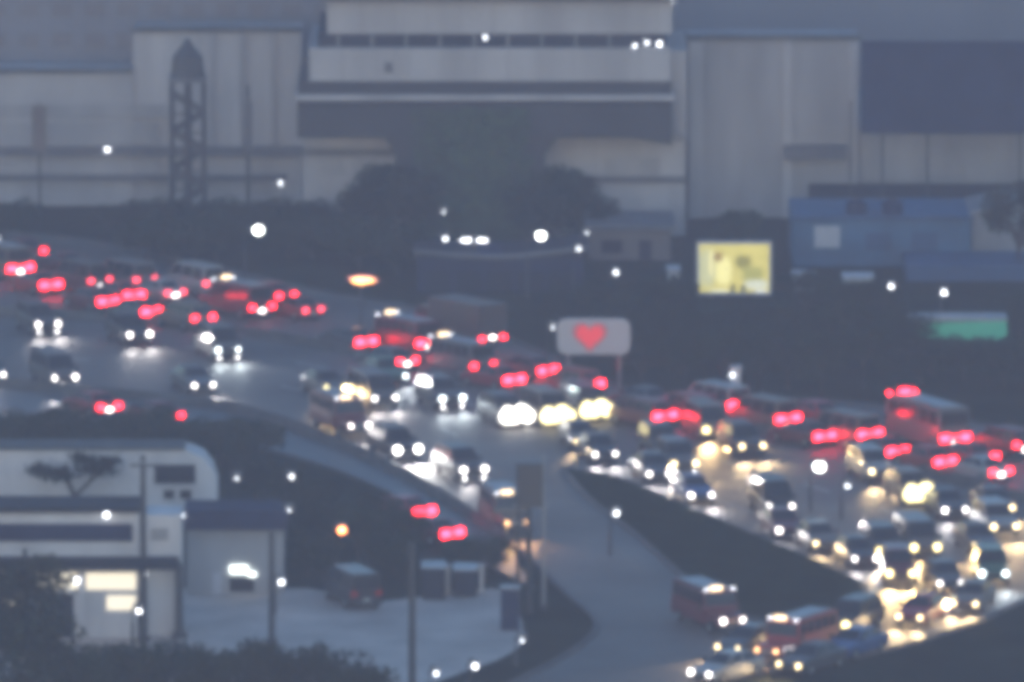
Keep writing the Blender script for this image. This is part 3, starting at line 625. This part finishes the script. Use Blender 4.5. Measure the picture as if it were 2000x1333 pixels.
for x, pb, h_, v in ((-10, 1400, 8, 2), (60, 1440, 6.5, 0), (150, 1430, 4.2, 1), (240, 1450, 5.2, 0), (350, 1420, 4.2, 1), (440, 1440, 4.6, 0), (540, 1450, 5.2, 2), (640, 1440, 4.4, 1), (700, 1450, 4, 0)): tree(x, pb, h_, v, *H_)
# sparse tree against the white building
gt = G(168, 1045); t = thing('bare_tree', gt, 'sparse dark tree leaning in front of the white building', 'tree')
MB().tube([gt, gt + Vector((-.3, 0, 1.6)), gt + Vector((-1.0, .1, 3.0)), gt + Vector((-1.3, .1, 3.8))], [.22, .18, .13, .06], 7).build('trunk', 'bark', t)
MB().tube([gt + Vector((-.6, 0, 2.2)), gt + Vector((.4, 0, 3.2)), gt + Vector((1.2, 0, 3.7))], [.13, .1, .04], 6).build('limb', 'bark', t)
cr = MB(); rnd = random.Random(5)
for c, r, nn in (((-1.6, 0, 3.5), 1.0, 500), ((-2.6, 0, 3.7), .7, 300), ((.6, 0, 3.8), .9, 500), ((1.3, 0, 4.2), .6, 260), ((-.2, 0, 4.4), .6, 260)):
    for i in range(nn):
        d = Vector((rnd.gauss(0, .5) * r, rnd.gauss(0, .4) * r, rnd.gauss(0, .22) * r)); p = gt + Vector(c) + d; s = rnd.uniform(.08, .18)
        u = Vector((rnd.gauss(0, 1), rnd.gauss(0, 1), rnd.gauss(0, .5))).normalized(); v = u.cross(Vector((rnd.gauss(0, 1), rnd.gauss(0, 1), 1))).normalized()
        cr.add([p - u * s, p + v * s * .6, p + u * s, p - v * s * .6], [(0, 1, 2, 3)])
me = bpy.data.meshes.new('crown'); me.from_pydata([(a - gt.x, b_ - gt.y, c) for a, b_, c in cr.v], [], cr.f); me.materials.append(M['leaf1']); link('crown', me, t)
# vines on the pier
vm = MB(); rnd = random.Random(9)
for i in range(5200):
    u0 = rnd.betavariate(2, 2); zz = rnd.random() ** 1.3 * (zc1 - .3); x = PX(800, YS) + u0 * (PX(1045, YS) - PX(800, YS)); p = Vector((x, YS - .4 - rnd.random() * .35 - (.55 if zz > zc0 - .2 else 0), zz)); s = rnd.uniform(.08, .2)
    u = Vector((rnd.gauss(0, 1), rnd.gauss(0, .4), rnd.gauss(0, 1))).normalized(); v = u.cross(Vector((rnd.gauss(0, .3), 1, rnd.gauss(0, .3)))).normalized()
    vm.add([p - u * s, p + v * s * .7, p + u * s, p - v * s * .7], [(0, 1, 2, 3)])
me = bpy.data.meshes.new('vine'); me.from_pydata(vm.v, [], vm.f); me.materials.append(M['vine'])
tag(link('vine', me, None), 'green creeper covering the face of the hammerhead pier', 'vine', kind='stuff')

# ------------------------------------------------------------------ vehicles (local +X is forward, origin on the ground)
glow('tail_off', (1, .05, .05), .05, (.25, .01, .01)); glow('headlight_off', (1, 1, 1), .05, (.6, .6, .6))
def loft(secs, k=3):
    mb = MB(); rings = []
    for x, hw, zb, zt, r in secs: rings.append([(x, y, z) for y, z in rrect(-hw, hw, zb, zt, min(r, (zt - zb) * .45, hw * .45), k)])
    n = len(rings[0]); v = [p for q in rings for p in q]; f = []
    for i in range(len(rings) - 1):
        for j in range(n): f.append((i * n + j, i * n + (j + 1) % n, (i + 1) * n + (j + 1) % n, (i + 1) * n + j))
    f += [tuple(range(n - 1, -1, -1)), tuple(range((len(rings) - 1) * n, len(rings) * n))]
    return mb.add(v, f)
def slab(q, inset=.06, off=.012):
    q = [Vector(p) for p in q]; c = sum(q, Vector()) / 4; nn = (q[1] - q[0]).cross(q[2] - q[0]).normalized()
    q = [p + (c - p).normalized() * min(inset * 1.4, (c - p).length * .4) for p in q]
    return MB().add([p - nn * .01 for p in q] + [p + nn * off for p in q], [(0, 3, 2, 1), (4, 5, 6, 7), (0, 1, 5, 4), (1, 2, 6, 5), (2, 3, 7, 6), (3, 0, 4, 7)])
KIND = {
 'sedan': dict(L=4.5, secs=[(-2.25, .7, .38, .8, .12), (-2.12, .84, .27, .98, .15), (-1.2, .88, .22, 1.0, .15), (0, .88, .22, .97, .14), (1.2, .88, .22, .93, .15), (1.95, .85, .25, .8, .14), (2.25, .7, .36, .66, .1)],
               cab=(-1.78, 1.1, .8, .93, -1.1, .2, .6, 1.45), wheels=(-1.35, 1.38), wr=.32, hl=(2.25, .6, .62), tl=(-2.25, .6, .76), sw=2),
 'suv': dict(L=4.7, secs=[(-2.35, .8, .45, 1.1, .14), (-2.25, .9, .35, 1.15, .15), (0, .93, .32, 1.12, .15), (1.3, .93, .32, 1.08, .15), (2.1, .9, .36, 1.0, .15), (2.35, .76, .45, .85, .12)],
             cab=(-2.25, 1.15, .86, 1.08, -2.05, .35, .72, 1.78), wheels=(-1.4, 1.45), wr=.38, hl=(2.35, .65, .78), tl=(-2.35, .68, .98), sw=3),
 'van': dict(L=4.9, secs=[(-2.45, .82, .4, 1.05, .12), (-2.38, .9, .3, 1.1, .12), (0, .92, .28, 1.1, .12), (1.7, .92, .28, 1.08, .14), (2.25, .88, .32, .98, .14), (2.45, .76, .42, .8, .1)],
             cab=(-2.4, 1.95, .88, 1.05, -2.34, 1.15, .78, 2.0), wheels=(-1.5, 1.55), wr=.34, hl=(2.45, .66, .72), tl=(-2.45, .7, .95), sw=3),
 'jeepney': dict(L=6.2, secs=[(-3.1, .95, .45, 1.15, .1), (-3.0, 1.0, .4, 1.2, .1), (1.2, 1.0, .4, 1.2, .1), (1.5, .85, .45, 1.2, .12), (2.9, .76, .5, 1.12, .14), (3.1, .62, .55, 1.0, .1)],
                 cab=(-3.0, 1.5, .98, 1.15, -2.98, 1.3, .92, 2.2), wheels=(-2.0, 2.2), wr=.38, hl=(3.12, .56, .85), tl=(-3.1, .78, .9), sw=5),
 'bus': dict(L=11, secs=[(-5.5, 1.15, .5, 1.35, .12), (-5.42, 1.24, .35, 1.4, .1), (5.3, 1.24, .35, 1.4, .1), (5.5, 1.12, .45, 1.3, .12)],
             cab=(-5.46, 5.42, 1.22, 1.35, -5.4, 5.2, 1.18, 3.15), wheels=(-3.2, 3.4), wr=.5, hl=(5.5, .9, .8), tl=(-5.5, .95, 1.0), sw=7),
 'minibus': dict(L=7, secs=[(-3.5, 1.0, .5, 1.25, .12), (-3.42, 1.08, .35, 1.3, .1), (3.3, 1.08, .35, 1.3, .1), (3.5, .98, .45, 1.2, .12)],
             cab=(-3.46, 3.42, 1.06, 1.25, -3.4, 3.2, 1.0, 2.75), wheels=(-2.2, 2.3), wr=.42, hl=(3.5, .76, .8), tl=(-3.5, .8, 1.0), sw=5),
 'truck': dict(L=7.2, secs=[(-3.6, 1.0, .7, .95, .06), (1.7, 1.0, .7, .95, .06), (1.75, 1.05, .45, 1.3, .1), (3.4, 1.05, .45, 1.3, .12), (3.6, .98, .5, 1.2, .1)],
               cab=(1.85, 3.5, 1.02, 1.25, 1.9, 3.15, .92, 2.3), wheels=(-2.2, 2.5), wr=.44, hl=(3.6, .8, .85), tl=(-3.6, .82, .83), sw=1),
}
CACHE = {}
def kind_parts(kind):
    if kind in CACHE: return CACHE[kind]
    K = KIND[kind]; P_ = []
    a, c, hw, z0, d, e, hw2, z1 = K['cab']
    P_.append(('body', loft(K['secs']).mesh('body', 'car_white', smooth=False), 'paint', None))
    cabm = MB().add([(a, -hw, z0), (c, -hw, z0), (c, hw, z0), (a, hw, z0), (d, -hw2, z1), (e, -hw2, z1), (e, hw2, z1), (d, hw2, z1)], [(0, 3, 2, 1), (4, 5, 6, 7), (0, 1, 5, 4), (1, 2, 6, 5), (2, 3, 7, 6), (3, 0, 4, 7)])
    me = cabm.mesh('cabin', 'car_white'); bm = bmesh.new(); bm.from_mesh(me); bmesh.ops.bevel(bm, geom=[x for x in bm.edges if any(v.co.z > z0 + .1 for v in x.verts)], offset=.06, segments=2, affect='EDGES'); bm.to_mesh(me); bm.free()
    P_.append(('cabin', me, 'paint', None))
    zl = z0 + .05 * (z1 - z0)
    def at(u, side, t):                                  # u along cabin 0 rear..1 front, t height 0..1
        x = (a + (d - a) * t) + ((c + (e - c) * t) - (a + (d - a) * t)) * u; h_ = hw + (hw2 - hw) * t
        return (x, side * h_, z0 + (z1 - z0) * t)
    big = kind in ('bus', 'minibus', 'jeepney')
    t0, t1 = (.3, .86) if kind in ('bus', 'minibus') else (.22, .9) if big else (.1, .93)
    P_.append(('windshield', slab([at(1, -1, t0 if not kind in ('bus', 'minibus') else .08), at(1, 1, t0 if not kind in ('bus', 'minibus') else .08), at(1, 1, t1), at(1, -1, t1)]).mesh('windshield', 'glass'), None, None))
    P_.append(('rear_window', slab([at(0, 1, t0), at(0, -1, t0), at(0, -1, t1), at(0, 1, t1)], .1).mesh('rear_window', 'glass'), None, None))
    for i in range(K['sw']):
        u0, u1 = .04 + .93 * i / K['sw'], .04 + .93 * (i + 1) / K['sw'] - .015
        for sd_ in (-1, 1):
            q = [at(u0, sd_, t0), at(u1, sd_, t0), at(u1, sd_, t1), at(u0, sd_, t1)]
            P_.append(('side_window', slab(q if sd_ < 0 else q[::-1], .04).mesh('side_window', 'glass'), None, None))
    bw = K['secs'][-2][1]
    P_.append(('bumper', MB().box(K['L'] / 2 - .12, K['L'] / 2 + .04, -bw * .9, bw * .9, K['secs'][-1][2] - .06, K['secs'][-1][2] + .1).mesh('bumper', 'plastic'), None, None))
    P_.append(('bumper', MB().box(-K['L'] / 2 - .05, -K['L'] / 2 + .12, -bw * .9, bw * .9, K['secs'][0][2] - .06, K['secs'][0][2] + .1).mesh('bumper', 'plastic'), None, None))
    P_.append(('grille', MB().box(K['L'] / 2 - .1, K['L'] / 2 + .02, -.42, .42, K['secs'][-1][2] + .13, K['secs'][-1][3] - .03).mesh('grille', 'chrome' if kind == 'jeepney' else 'plastic'), None, None))
    P_.append(('number_plate', MB().box(-K['L'] / 2 - .02, -K['L'] / 2 + .02, -.2, .2, K['secs'][0][2] + .14, K['secs'][0][2] + .26).mesh('number_plate', 'paint_white'), 'plate', None))
    for s in (-1, 1): P_.append(('side_mirror', MB().box(c - .35, c - .22, s * (hw + .02) - .1 + .1 * s, s * (hw + .02) + .1 + .1 * s, z0 + .06, z0 + .24).mesh('side_mirror', 'plastic'), None, None))
    r = K['wr']; wy = K['secs'][2][1] - .1
    for x in K['wheels']:
        for s in (-1, 1):
            P_.append(('wheel', MB().tube([(x, s * wy - .11, r), (x, s * wy - .08, r), (x, s * wy + .08, r), (x, s * wy + .11, r)], [r * .86, r, r, r * .86], 16).mesh('wheel', 'tyre'), None, ('rim', MB().tube([(x, s * (wy + .1), r), (x, s * (wy + .13), r)], [r * .6, r * .5], 12).mesh('rim', 'rim'))))
    if kind == 'truck':
        P_.append(('cargo_box', MB().box(-3.6, 1.7, -1.1, 1.1, .96, 3.0).mesh('cargo_box', 'car_white'), 'paint2', None))
        P_.append(('cargo_door', MB().box(-3.64, -3.605, -1.0, -.02, 1.02, 2.92).mesh('cargo_door', 'car_white'), 'paint2', None)); P_.append(('cargo_door', MB().box(-3.64, -3.605, .02, 1.0, 1.02, 2.92).mesh('cargo_door', 'car_white'), 'paint2', None))
    if kind in ('jeepney', 'bus', 'minibus'):
        P_.append(('roof_sign', MB().box(e - .12, e + .06, -.5, .12, z1 + .01, z1 + .2).mesh('roof_sign', 'sign_warm'), None, None))
        for s in (-1, 1): P_.append(('marker_lamp', MB().box(e - .1, e + .08, s * (hw2 - .14) - .07, s * (hw2 - .14) + .07, z1 + .01, z1 + .1).mesh('marker_lamp', 'sign_white'), None, None))
        P_.append(('roof_rack', MB().box(d + .2, e - .4, -hw2 * .7, hw2 * .7, z1 + .005, z1 + .08).mesh('roof_rack', 'grey_metal'), None, None))
    CACHE[kind] = P_
    return P_
LENS = {r: MB().ball((0, 0, 0), r, 10, 6).mesh('headlight', 'headlight_w') for r in (.07, .1, .11, .13, .15, .2, .44)}  # the largest radii oversize the headlights to imitate glare
TL = MB().box(-.04, .04, -.17, .17, -.12, .12).mesh('taillight', 'tail')
TB = MB().box(-.04, .04, -.26, .26, -.16, .16).mesh('taillight', 'tail')  # taillight enlarged to widen the brake glow
HB = MB().box(-.03, .03, -.38, .38, -.05, .05).mesh('brake_glow', 'tail')  # glowing bar added between the taillights to spread the red
GLARE = MB()  # glowing blobs added over the headlights to imitate lens bloom
for yb_, zb_, rb_ in ((-.62, .2, .34), (-.2, -.1, .42), (.25, .15, .46), (.68, -.05, .36)): GLARE.ball((0, yb_, zb_), rb_, 10, 6)
GLARE = GLARE.mesh('glare_blob', 'headlight_w')
SPOT = {}
for k_ in HL:
    ld = bpy.data.lights.new('beam', 'SPOT'); ld.energy = {'G': 12000, 'H': 7000, 'W': 1500, 'Y': 1200, 'y': 420}.get(k_, 190); ld.color = {'Y': (1, .66, .28), 'y': (1, .7, .36), 'H': (1, .72, .36)}.get(k_, HL[k_]); ld.spot_size = R(75); ld.spot_blend = .7; ld.shadow_soft_size = .08; SPOT[k_] = ld  # glare beams overpowered to widen the bloom in front of those vehicles
CARS = []
def vehicle(kind, face, px, py, head, lamp, paint, label, fog=False, group='vehicles in the evening jam', plate=False):
    K = KIND[kind]; hx, hy, hz = K['hl']; tx, ty, tz = K['tl']
    rz = math.atan2(-math.cos(R(head)), math.sin(R(head)))
    lx, lz = (hx, hz) if face == 'f' else (tx, tz)
    p = G(px, py, lz); loc = Vector((p.x - math.cos(rz) * lx, p.y - math.sin(rz) * lx, .012))
    nm = {'sedan': 'sedan_car', 'suv': 'suv_car', 'van': 'van', 'jeepney': 'jeepney', 'bus': 'bus', 'minibus': 'minibus', 'truck': 'box_truck'}[kind]
    t = thing(nm, loc, label, {'sedan': 'car', 'suv': 'car'}.get(kind, kind), group, rz)
    CARS.append((label, loc, rz, K['L'], K['secs'][2][1] * 2))
    for name, me, m, sub in kind_parts(kind):
        o = link(name, me, t, mat=('car_' + (paint if m == 'paint' else 'brown' if paint != 'white' else 'white')) if m in ('paint', 'paint2') else ('plate_lamp' if m == 'plate' and plate else None))
        if sub: link(sub[0], sub[1], o)
    big = lamp in 'WY'
    for s in (-1, 1):
        if face == 'f':
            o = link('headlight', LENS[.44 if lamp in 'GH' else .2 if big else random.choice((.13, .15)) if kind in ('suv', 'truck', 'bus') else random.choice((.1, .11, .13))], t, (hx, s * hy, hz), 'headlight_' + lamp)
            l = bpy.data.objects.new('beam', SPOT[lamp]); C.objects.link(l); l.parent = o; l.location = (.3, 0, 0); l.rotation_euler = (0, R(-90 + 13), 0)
            if lamp in 'GH' and s > 0: link('glare_blob', GLARE, t, (hx + .08, 0, hz + .1), 'headlight_' + lamp)
            if fog: link('fog_lamp_glint', LENS[.07], t, (hx + .02, s * (hy - .06), hz - .5), 'fog_w')  # fog lamps; under some vehicles they stand in for headlight reflections
            link('taillight', TL, t, (tx, s * ty, tz), 'tail_off')
        else:
            link('headlight', LENS[.1], t, (hx, s * hy, hz), 'headlight_off')
            if lamp == 'b' and s > 0: link('brake_glow', HB, t, (tx - .05, 0, tz + .02), 'tail')
            link('taillight', TB if lamp == 'b' else TL, t, (tx, s * (ty - (.1 if lamp == 'b' else 0)), tz), lamp_tail[lamp])
    return t
lamp_tail = {'b': 'brake', 't': 'tail', 'd': 'tail_dim'}
V = vehicle
# towards the camera, upper left stretch
V('suv', 'f', 94, 634, 19, 'w', 'grey', 'grey SUV with doubled white lamps beside the low median', True)
V('suv', 'f', 273, 654, 19, 'w', 'black', 'black SUV with white headlights and a lit road patch beside the median')
V('van', 'f', 446, 684, 19, 'c', 'silver', 'silver van with cool white headlights in the lane by the median', True)
V('van', 'f', 127, 738, 19, 'w', 'silver', 'silver van with white headlights driving close to the pale parapet')
V('sedan', 'f', 398, 753, 19, 'w', 'silver', 'silver sedan with white headlights close to the pale parapet')
V('sedan', 'f', -12, 733, 19, 'w', 'grey', 'grey sedan with one headlight showing at the parapet\'s far stretch')
V('sedan', 'f', 656, 760, 19, 'Y', 'grey', 'grey sedan with glaring warm headlights on the bend above the grove')
V('sedan', 'f', 774, 736, 19, 'c', 'green', 'green sedan with small cool headlights below the flaring pole')
V('van', 'f', 752, 778, 19, 'w', 'silver', 'silver van with lit bumper just behind the maroon jeepney')
V('jeepney', 'f', 703, 832, 21, 'w', 'maroon', 'maroon jeepney with white headlights at the parapet bend')
V('suv', 'f', 884, 779, 19, 'c', 'silver', 'silver SUV with square cool headlights and bright bumper reflections', True)
V('suv', 'f', 797, 879, 21, 'W', 'black', 'black SUV throwing a bright white patch on the road at the parapet')
V('suv', 'f', 926, 918, 21, 'w', 'grey', 'grey SUV with white headlights on the ramp split', True)
V('jeepney', 'f', 1010, 1022, 12, 'o', 'tan', 'tan jeepney with orange-lit front behind the twin poles')
# the glare, modelled as oversized lenses and added glowing blobs
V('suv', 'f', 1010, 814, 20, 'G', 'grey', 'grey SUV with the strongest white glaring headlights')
V('van', 'f', 1090, 814, 18, 'H', 'tan', 'tan van with warm headlights flared wide in the middle of the glare')
V('van', 'f', 1166, 803, 18, 'H', 'grey', 'grey van with yellowish headlights flared wide ending the row of glare')
V('sedan', 'f', 1145, 862, 11, 'y', 'silver', 'silver sedan with warm headlights just below the glaring vehicles')
V('sedan', 'f', 1182, 888, 11, 'w', 'black', 'black sedan with white headlights at the tip of the grass island')
V('suv', 'f', 1304, 874, 11, 'y', 'grey', 'grey SUV with warm tall headlights and lit bumper on the open highway', True)
V('sedan', 'f', 1288, 926, 11, 'w', 'grey', 'grey sedan with white headlights running along the island kerb')
V('suv', 'f', 1338, 906, 11, 'y', 'silver', 'silver SUV with one warm headlight beside the island-kerb sedan', True)
V('sedan', 'f', 1370, 968, 11, 'w', 'blue', 'blue sedan with white headlights on the island kerb bend')
V('van', 'f', 1400, 840, 15, 'Y', 'tan', 'tan van with fat warm headlights right beside the median')
V('van', 'f', 1525, 990, 11, 'w', 'black', 'black van with a large dark windscreen entering the loop')
V('sedan', 'f', 1542, 1036, 11, 'w', 'maroon', 'maroon sedan with white headlights hugging the island')
V('sedan', 'f', 1614, 1062, 11, 'y', 'tan', 'tan sedan with warm headlights hugging the island')
V('sedan', 'f', 1690, 1092, 11, 'w', 'black', 'black sedan with a bright plate bar hugging the island')
V('suv', 'f', 1742, 1076, 11, 'Y', 'grey', 'grey SUV in the yellow cluster at the island\'s far end')
V('van', 'f', 1808, 1070, 11, 'Y', 'silver', 'silver van with round yellow headlights at the island\'s far end')
V('suv', 'f', 1760, 1121, 2, 'Y', 'maroon', 'maroon SUV casting an amber streak on the loop road')
V('sedan', 'f', 1857, 1140, 8, 'w', 'grey', 'grey sedan with round white headlights on the outer lane of the loop')
V('suv', 'f', 1941, 1121, 2, 'c', 'green', 'green SUV with cool headlights and a pale road patch in the loop')
V('sedan', 'f', 1776, 1206, -20, 'y', 'red', 'red sedan with warm headlights turning at the outer kerb of the loop')
V('sedan', 'f', 1884, 1180, -14, 'y', 'tan', 'tan sedan with warm headlights following the red sedan round the loop')
V('suv', 'f', 1630, 1220, -26, 'Y', 'black', 'black SUV with square yellow headlights leaving the loop')
V('sedan', 'f', 1627, 1270, -32, 'c', 'blue', 'blue sedan with cool headlights at the outer kerb leaving the loop')
V('jeepney', 'f', 1432, 1213, 22, 'w', 'maroon', 'maroon jeepney with a warm roof sign below the grass island')
V('jeepney', 'f', 1497, 1272, -30, 'o', 'red', 'red jeepney with warm roof sign and orange headlights leaving the loop')
V('sedan', 'f', 1421, 1266, -30, 'y', 'grey', 'grey sedan with warm headlights in front of the red jeepney leaving the loop')
V('sedan', 'f', 1367, 1316, -40, 'w', 'white', 'white sedan with glaring headlights first to leave the loop')
# upper right stretch
V('suv', 'f', 1724, 921, 15, 'y', 'white', 'white SUV with warm headlights passing the pale column\'s queue')
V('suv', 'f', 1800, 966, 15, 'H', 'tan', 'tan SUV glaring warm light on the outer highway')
V('sedan', 'f', 1866, 997, 11, 'w', 'grey', 'grey sedan with white headlights just ahead of the glaring tan SUV')
V('sedan', 'f', 1957, 993, 11, 'y', 'silver', 'silver sedan with warm headlights overtaking beside the median')
V('suv', 'f', 1963, 1029, 11, 'y', 'white', 'white SUV with white and yellow headlights leading the outer highway lane')
# away from the camera, upper left
g_ = 'vehicles crawling away with red tail lights'
V('jeepney', 'r', 40, 524, 212, 'b', 'tan', 'tan jeepney with red tail lamps and pale bumper by the upper kerb', group=g_, plate=True)
V('sedan', 'r', 100, 557, 212, 'b', 'red', 'red car with the strongest brake glow in the upper queue', group=g_)
V('sedan', 'r', 150, 517, 214, 'b', 'maroon', 'maroon sedan with soft red tail lights by the upper kerb', group=g_)
V('van', 'r', 196, 548, 214, 'd', 'grey', 'grey van with a bright plate lamp behind the maroon sedan', group=g_, plate=True)
V('sedan', 'r', 212, 589, 214, 'b', 'maroon', 'maroon car with brake lights nearest the median in the upper queue', group=g_)
V('van', 'r', 284, 546, 214, 'd', 'silver', 'silver van with a long white lit bumper in the upper queue', group=g_, plate=True)
V('sedan', 'r', 298, 609, 215, 'b', 'silver', 'silver sedan with pink brake glow beside the median', group=g_)
V('sedan', 'r', 343, 572, 215, 'd', 'white', 'white sedan with pale rear in the middle of the upper queue', group=g_, plate=True)
V('suv', 'r', 398, 621, 215, 't', 'tan', 'tan SUV with a red and a white rear lamp beside the median', group=g_)
V('van', 'r', 420, 553, 215, 'd', 'white', 'white van with a bright rear lamp beside the maroon jeepney in the upper queue', group=g_, plate=True)
V('jeepney', 'r', 512, 600, 216, 't', 'maroon', 'maroon jeepney with pale bumper in the upper queue', group=g_, plate=True)
V('sedan', 'r', 612, 606, 216, 'd', 'maroon', 'dim maroon sedan alone left of the flaring pole', group=g_)
V('sedan', 'r', 716, 668, 216, 'b', 'grey', 'grey car with one crimson brake light below the flaring pole', group=g_)
V('jeepney', 'r', 838, 670, 217, 'b', 'maroon', 'maroon jeepney with pale lit rear below the dark shed', group=g_, plate=True)
V('sedan', 'r', 796, 706, 217, 't', 'silver', 'silver sedan with a long pale roof behind the crimson brake light', group=g_, plate=True)
V('truck', 'r', 962, 662, 217, 't', 'tan', 'brown box truck with a lit white tail panel near the heart board', group=g_, plate=True)
V('jeepney', 'r', 945, 714, 218, 't', 'silver', 'silver jeepney with pink-lit rear below the brown box truck', group=g_, plate=True)
V('sedan', 'r', 1072, 724, 218, 'b', 'maroon', 'maroon sedan with a round red lamp under the heart board', group=g_)
V('suv', 'r', 1158, 752, 218, 'b', 'red', 'red SUV glowing above the glaring headlights', group=g_, plate=True)
# away from the camera, right
V('sedan', 'r', 1296, 784, 216, 'b', 'silver', 'silver sedan with red tail lights left of the pale column', group=g_)
V('suv', 'r', 1384, 800, 216, 'b', 'red', 'red SUV with strong brake glow left of the pale column', group=g_)
V('van', 'r', 1446, 791, 216, 'b', 'white', 'white van with bright pink rear lamps at the foot of the pale column', group=g_, plate=True)
V('van', 'r', 1540, 818, 216, 'b', 'tan', 'tan van with a dark rear window right of the pale column', group=g_, plate=True)
V('sedan', 'r', 1628, 812, 216, 'b', 'red', 'red sedan with the broadest brake glow in the right queue', group=g_)
V('van', 'r', 1700, 848, 216, 'b', 'tan', 'tan van with red lamps between the red sedan and the silver minibus', group=g_, plate=True)
mbs = V('minibus', 'r', 1866, 856, 206, 'b', 'silver', 'silver minibus with dark windows and red roof lamp under the trees', group=g_, plate=True)
for o in mbs.children:
    if o.name.startswith(('roof_sign', 'marker_lamp')): o.material_slots[0].link = 'OBJECT'; o.material_slots[0].material = M['brake']
V('sedan', 'r', 1848, 902, 214, 'b', 'red', 'red sedan with crimson tail lights behind the silver minibus', group=g_)
V('sedan', 'r', 1956, 922, 214, 't', 'white', 'white sedan with pink bumper light following the crimson sedan', group=g_, plate=True)
V('suv', 'r', 2004, 868, 214, 't', 'maroon', 'maroon SUV with small white rear lamp right of the silver minibus', group=g_, plate=True)
V('sedan', 'r', 1930, 895, 214, 'b', 'red', 'red sedan with brake lights beside the crimson sedan\'s lane', group=g_)
V('suv', 'f', 1470, 872, 15, 'y', 'grey', 'grey SUV with warm headlights beside the median past the pale column')
V('sedan', 'f', 1925, 1065, 11, 'y', 'grey', 'grey sedan with warm headlights entering the loop\'s outer lane')
V('sedan', 'f', 1540, 1300, -34, 'y', 'grey', 'grey sedan with warm headlights at the outer kerb beside the red jeepney')
V('sedan', 'r', 884, 1042, 222, 'b', 'maroon', 'maroon sedan braking on the service road behind the red sedan', group=g_)
V('sedan', 'r', 262, 577, 214, 'b', 'red', 'red sedan braking in the middle lane of the upper queue', group=g_)
V('sedan', 'r', 70, 492, 212, 't', 'maroon', 'maroon sedan half hidden by the upper kerb trees', group=g_)
V('sedan', 'r', 560, 578, 216, 't', 'red', 'red sedan ahead of the lone dim maroon sedan', group=g_)
V('sedan', 'r', 1005, 742, 218, 'b', 'red', 'red sedan braking beside the median near the silver jeepney', group=g_)
V('suv', 'r', 1300, 812, 216, 'b', 'maroon', 'maroon SUV braking against the median left of the pale column', group=g_)
V('sedan', 'r', 1612, 852, 216, 'b', 'maroon', 'maroon sedan braking against the median beside the broad-glow sedan', group=g_)
V('sedan', 'r', 1755, 882, 215, 'b', 'red', 'red sedan braking against the median below the silver minibus', group=g_)
# service road and yard
V('sedan', 'r', 214, 795, 212, 't', 'red', 'red sedan with a white rear lamp on the service road', group=g_, plate=True)
V('sedan', 'r', 336, 814, 212, 't', 'maroon', 'maroon sedan with dim red rear on the service road', group=g_)
V('sedan', 'r', 830, 1000, 222, 'b', 'red', 'red sedan braking below the parapet at the grove', group=g_)
t = V('van', 'r', 716, 1160, 200, 'd', 'black', 'black van parked with lamps off on the pale yard', group=None)
for o in t.children:
    if o.name.startswith('taillight'): o.material_slots[0].link = 'OBJECT'; o.material_slots[0].material = M['tail_off']

# ------------------------------------------------------------------ haze
hm = bpy.data.materials.new('haze'); hm.use_nodes = True; n = hm.node_tree; n.nodes.clear()
ho = n.nodes.new('ShaderNodeOutputMaterial'); pv = n.nodes.new('ShaderNodeVolumePrincipled')
pv.inputs['Color'].default_value = (.88, .83, 1, 1); pv.inputs['Density'].default_value = .0005; pv.inputs['Density Attribute'].default_value = ''; pv.inputs['Anisotropy'].default_value = .1
n.links.new(pv.outputs[0], ho.inputs['Volume']); M['haze'] = hm
MB().box(-440, 440, -60, 1320, -1, 104).build('haze', 'haze', kind='stuff')
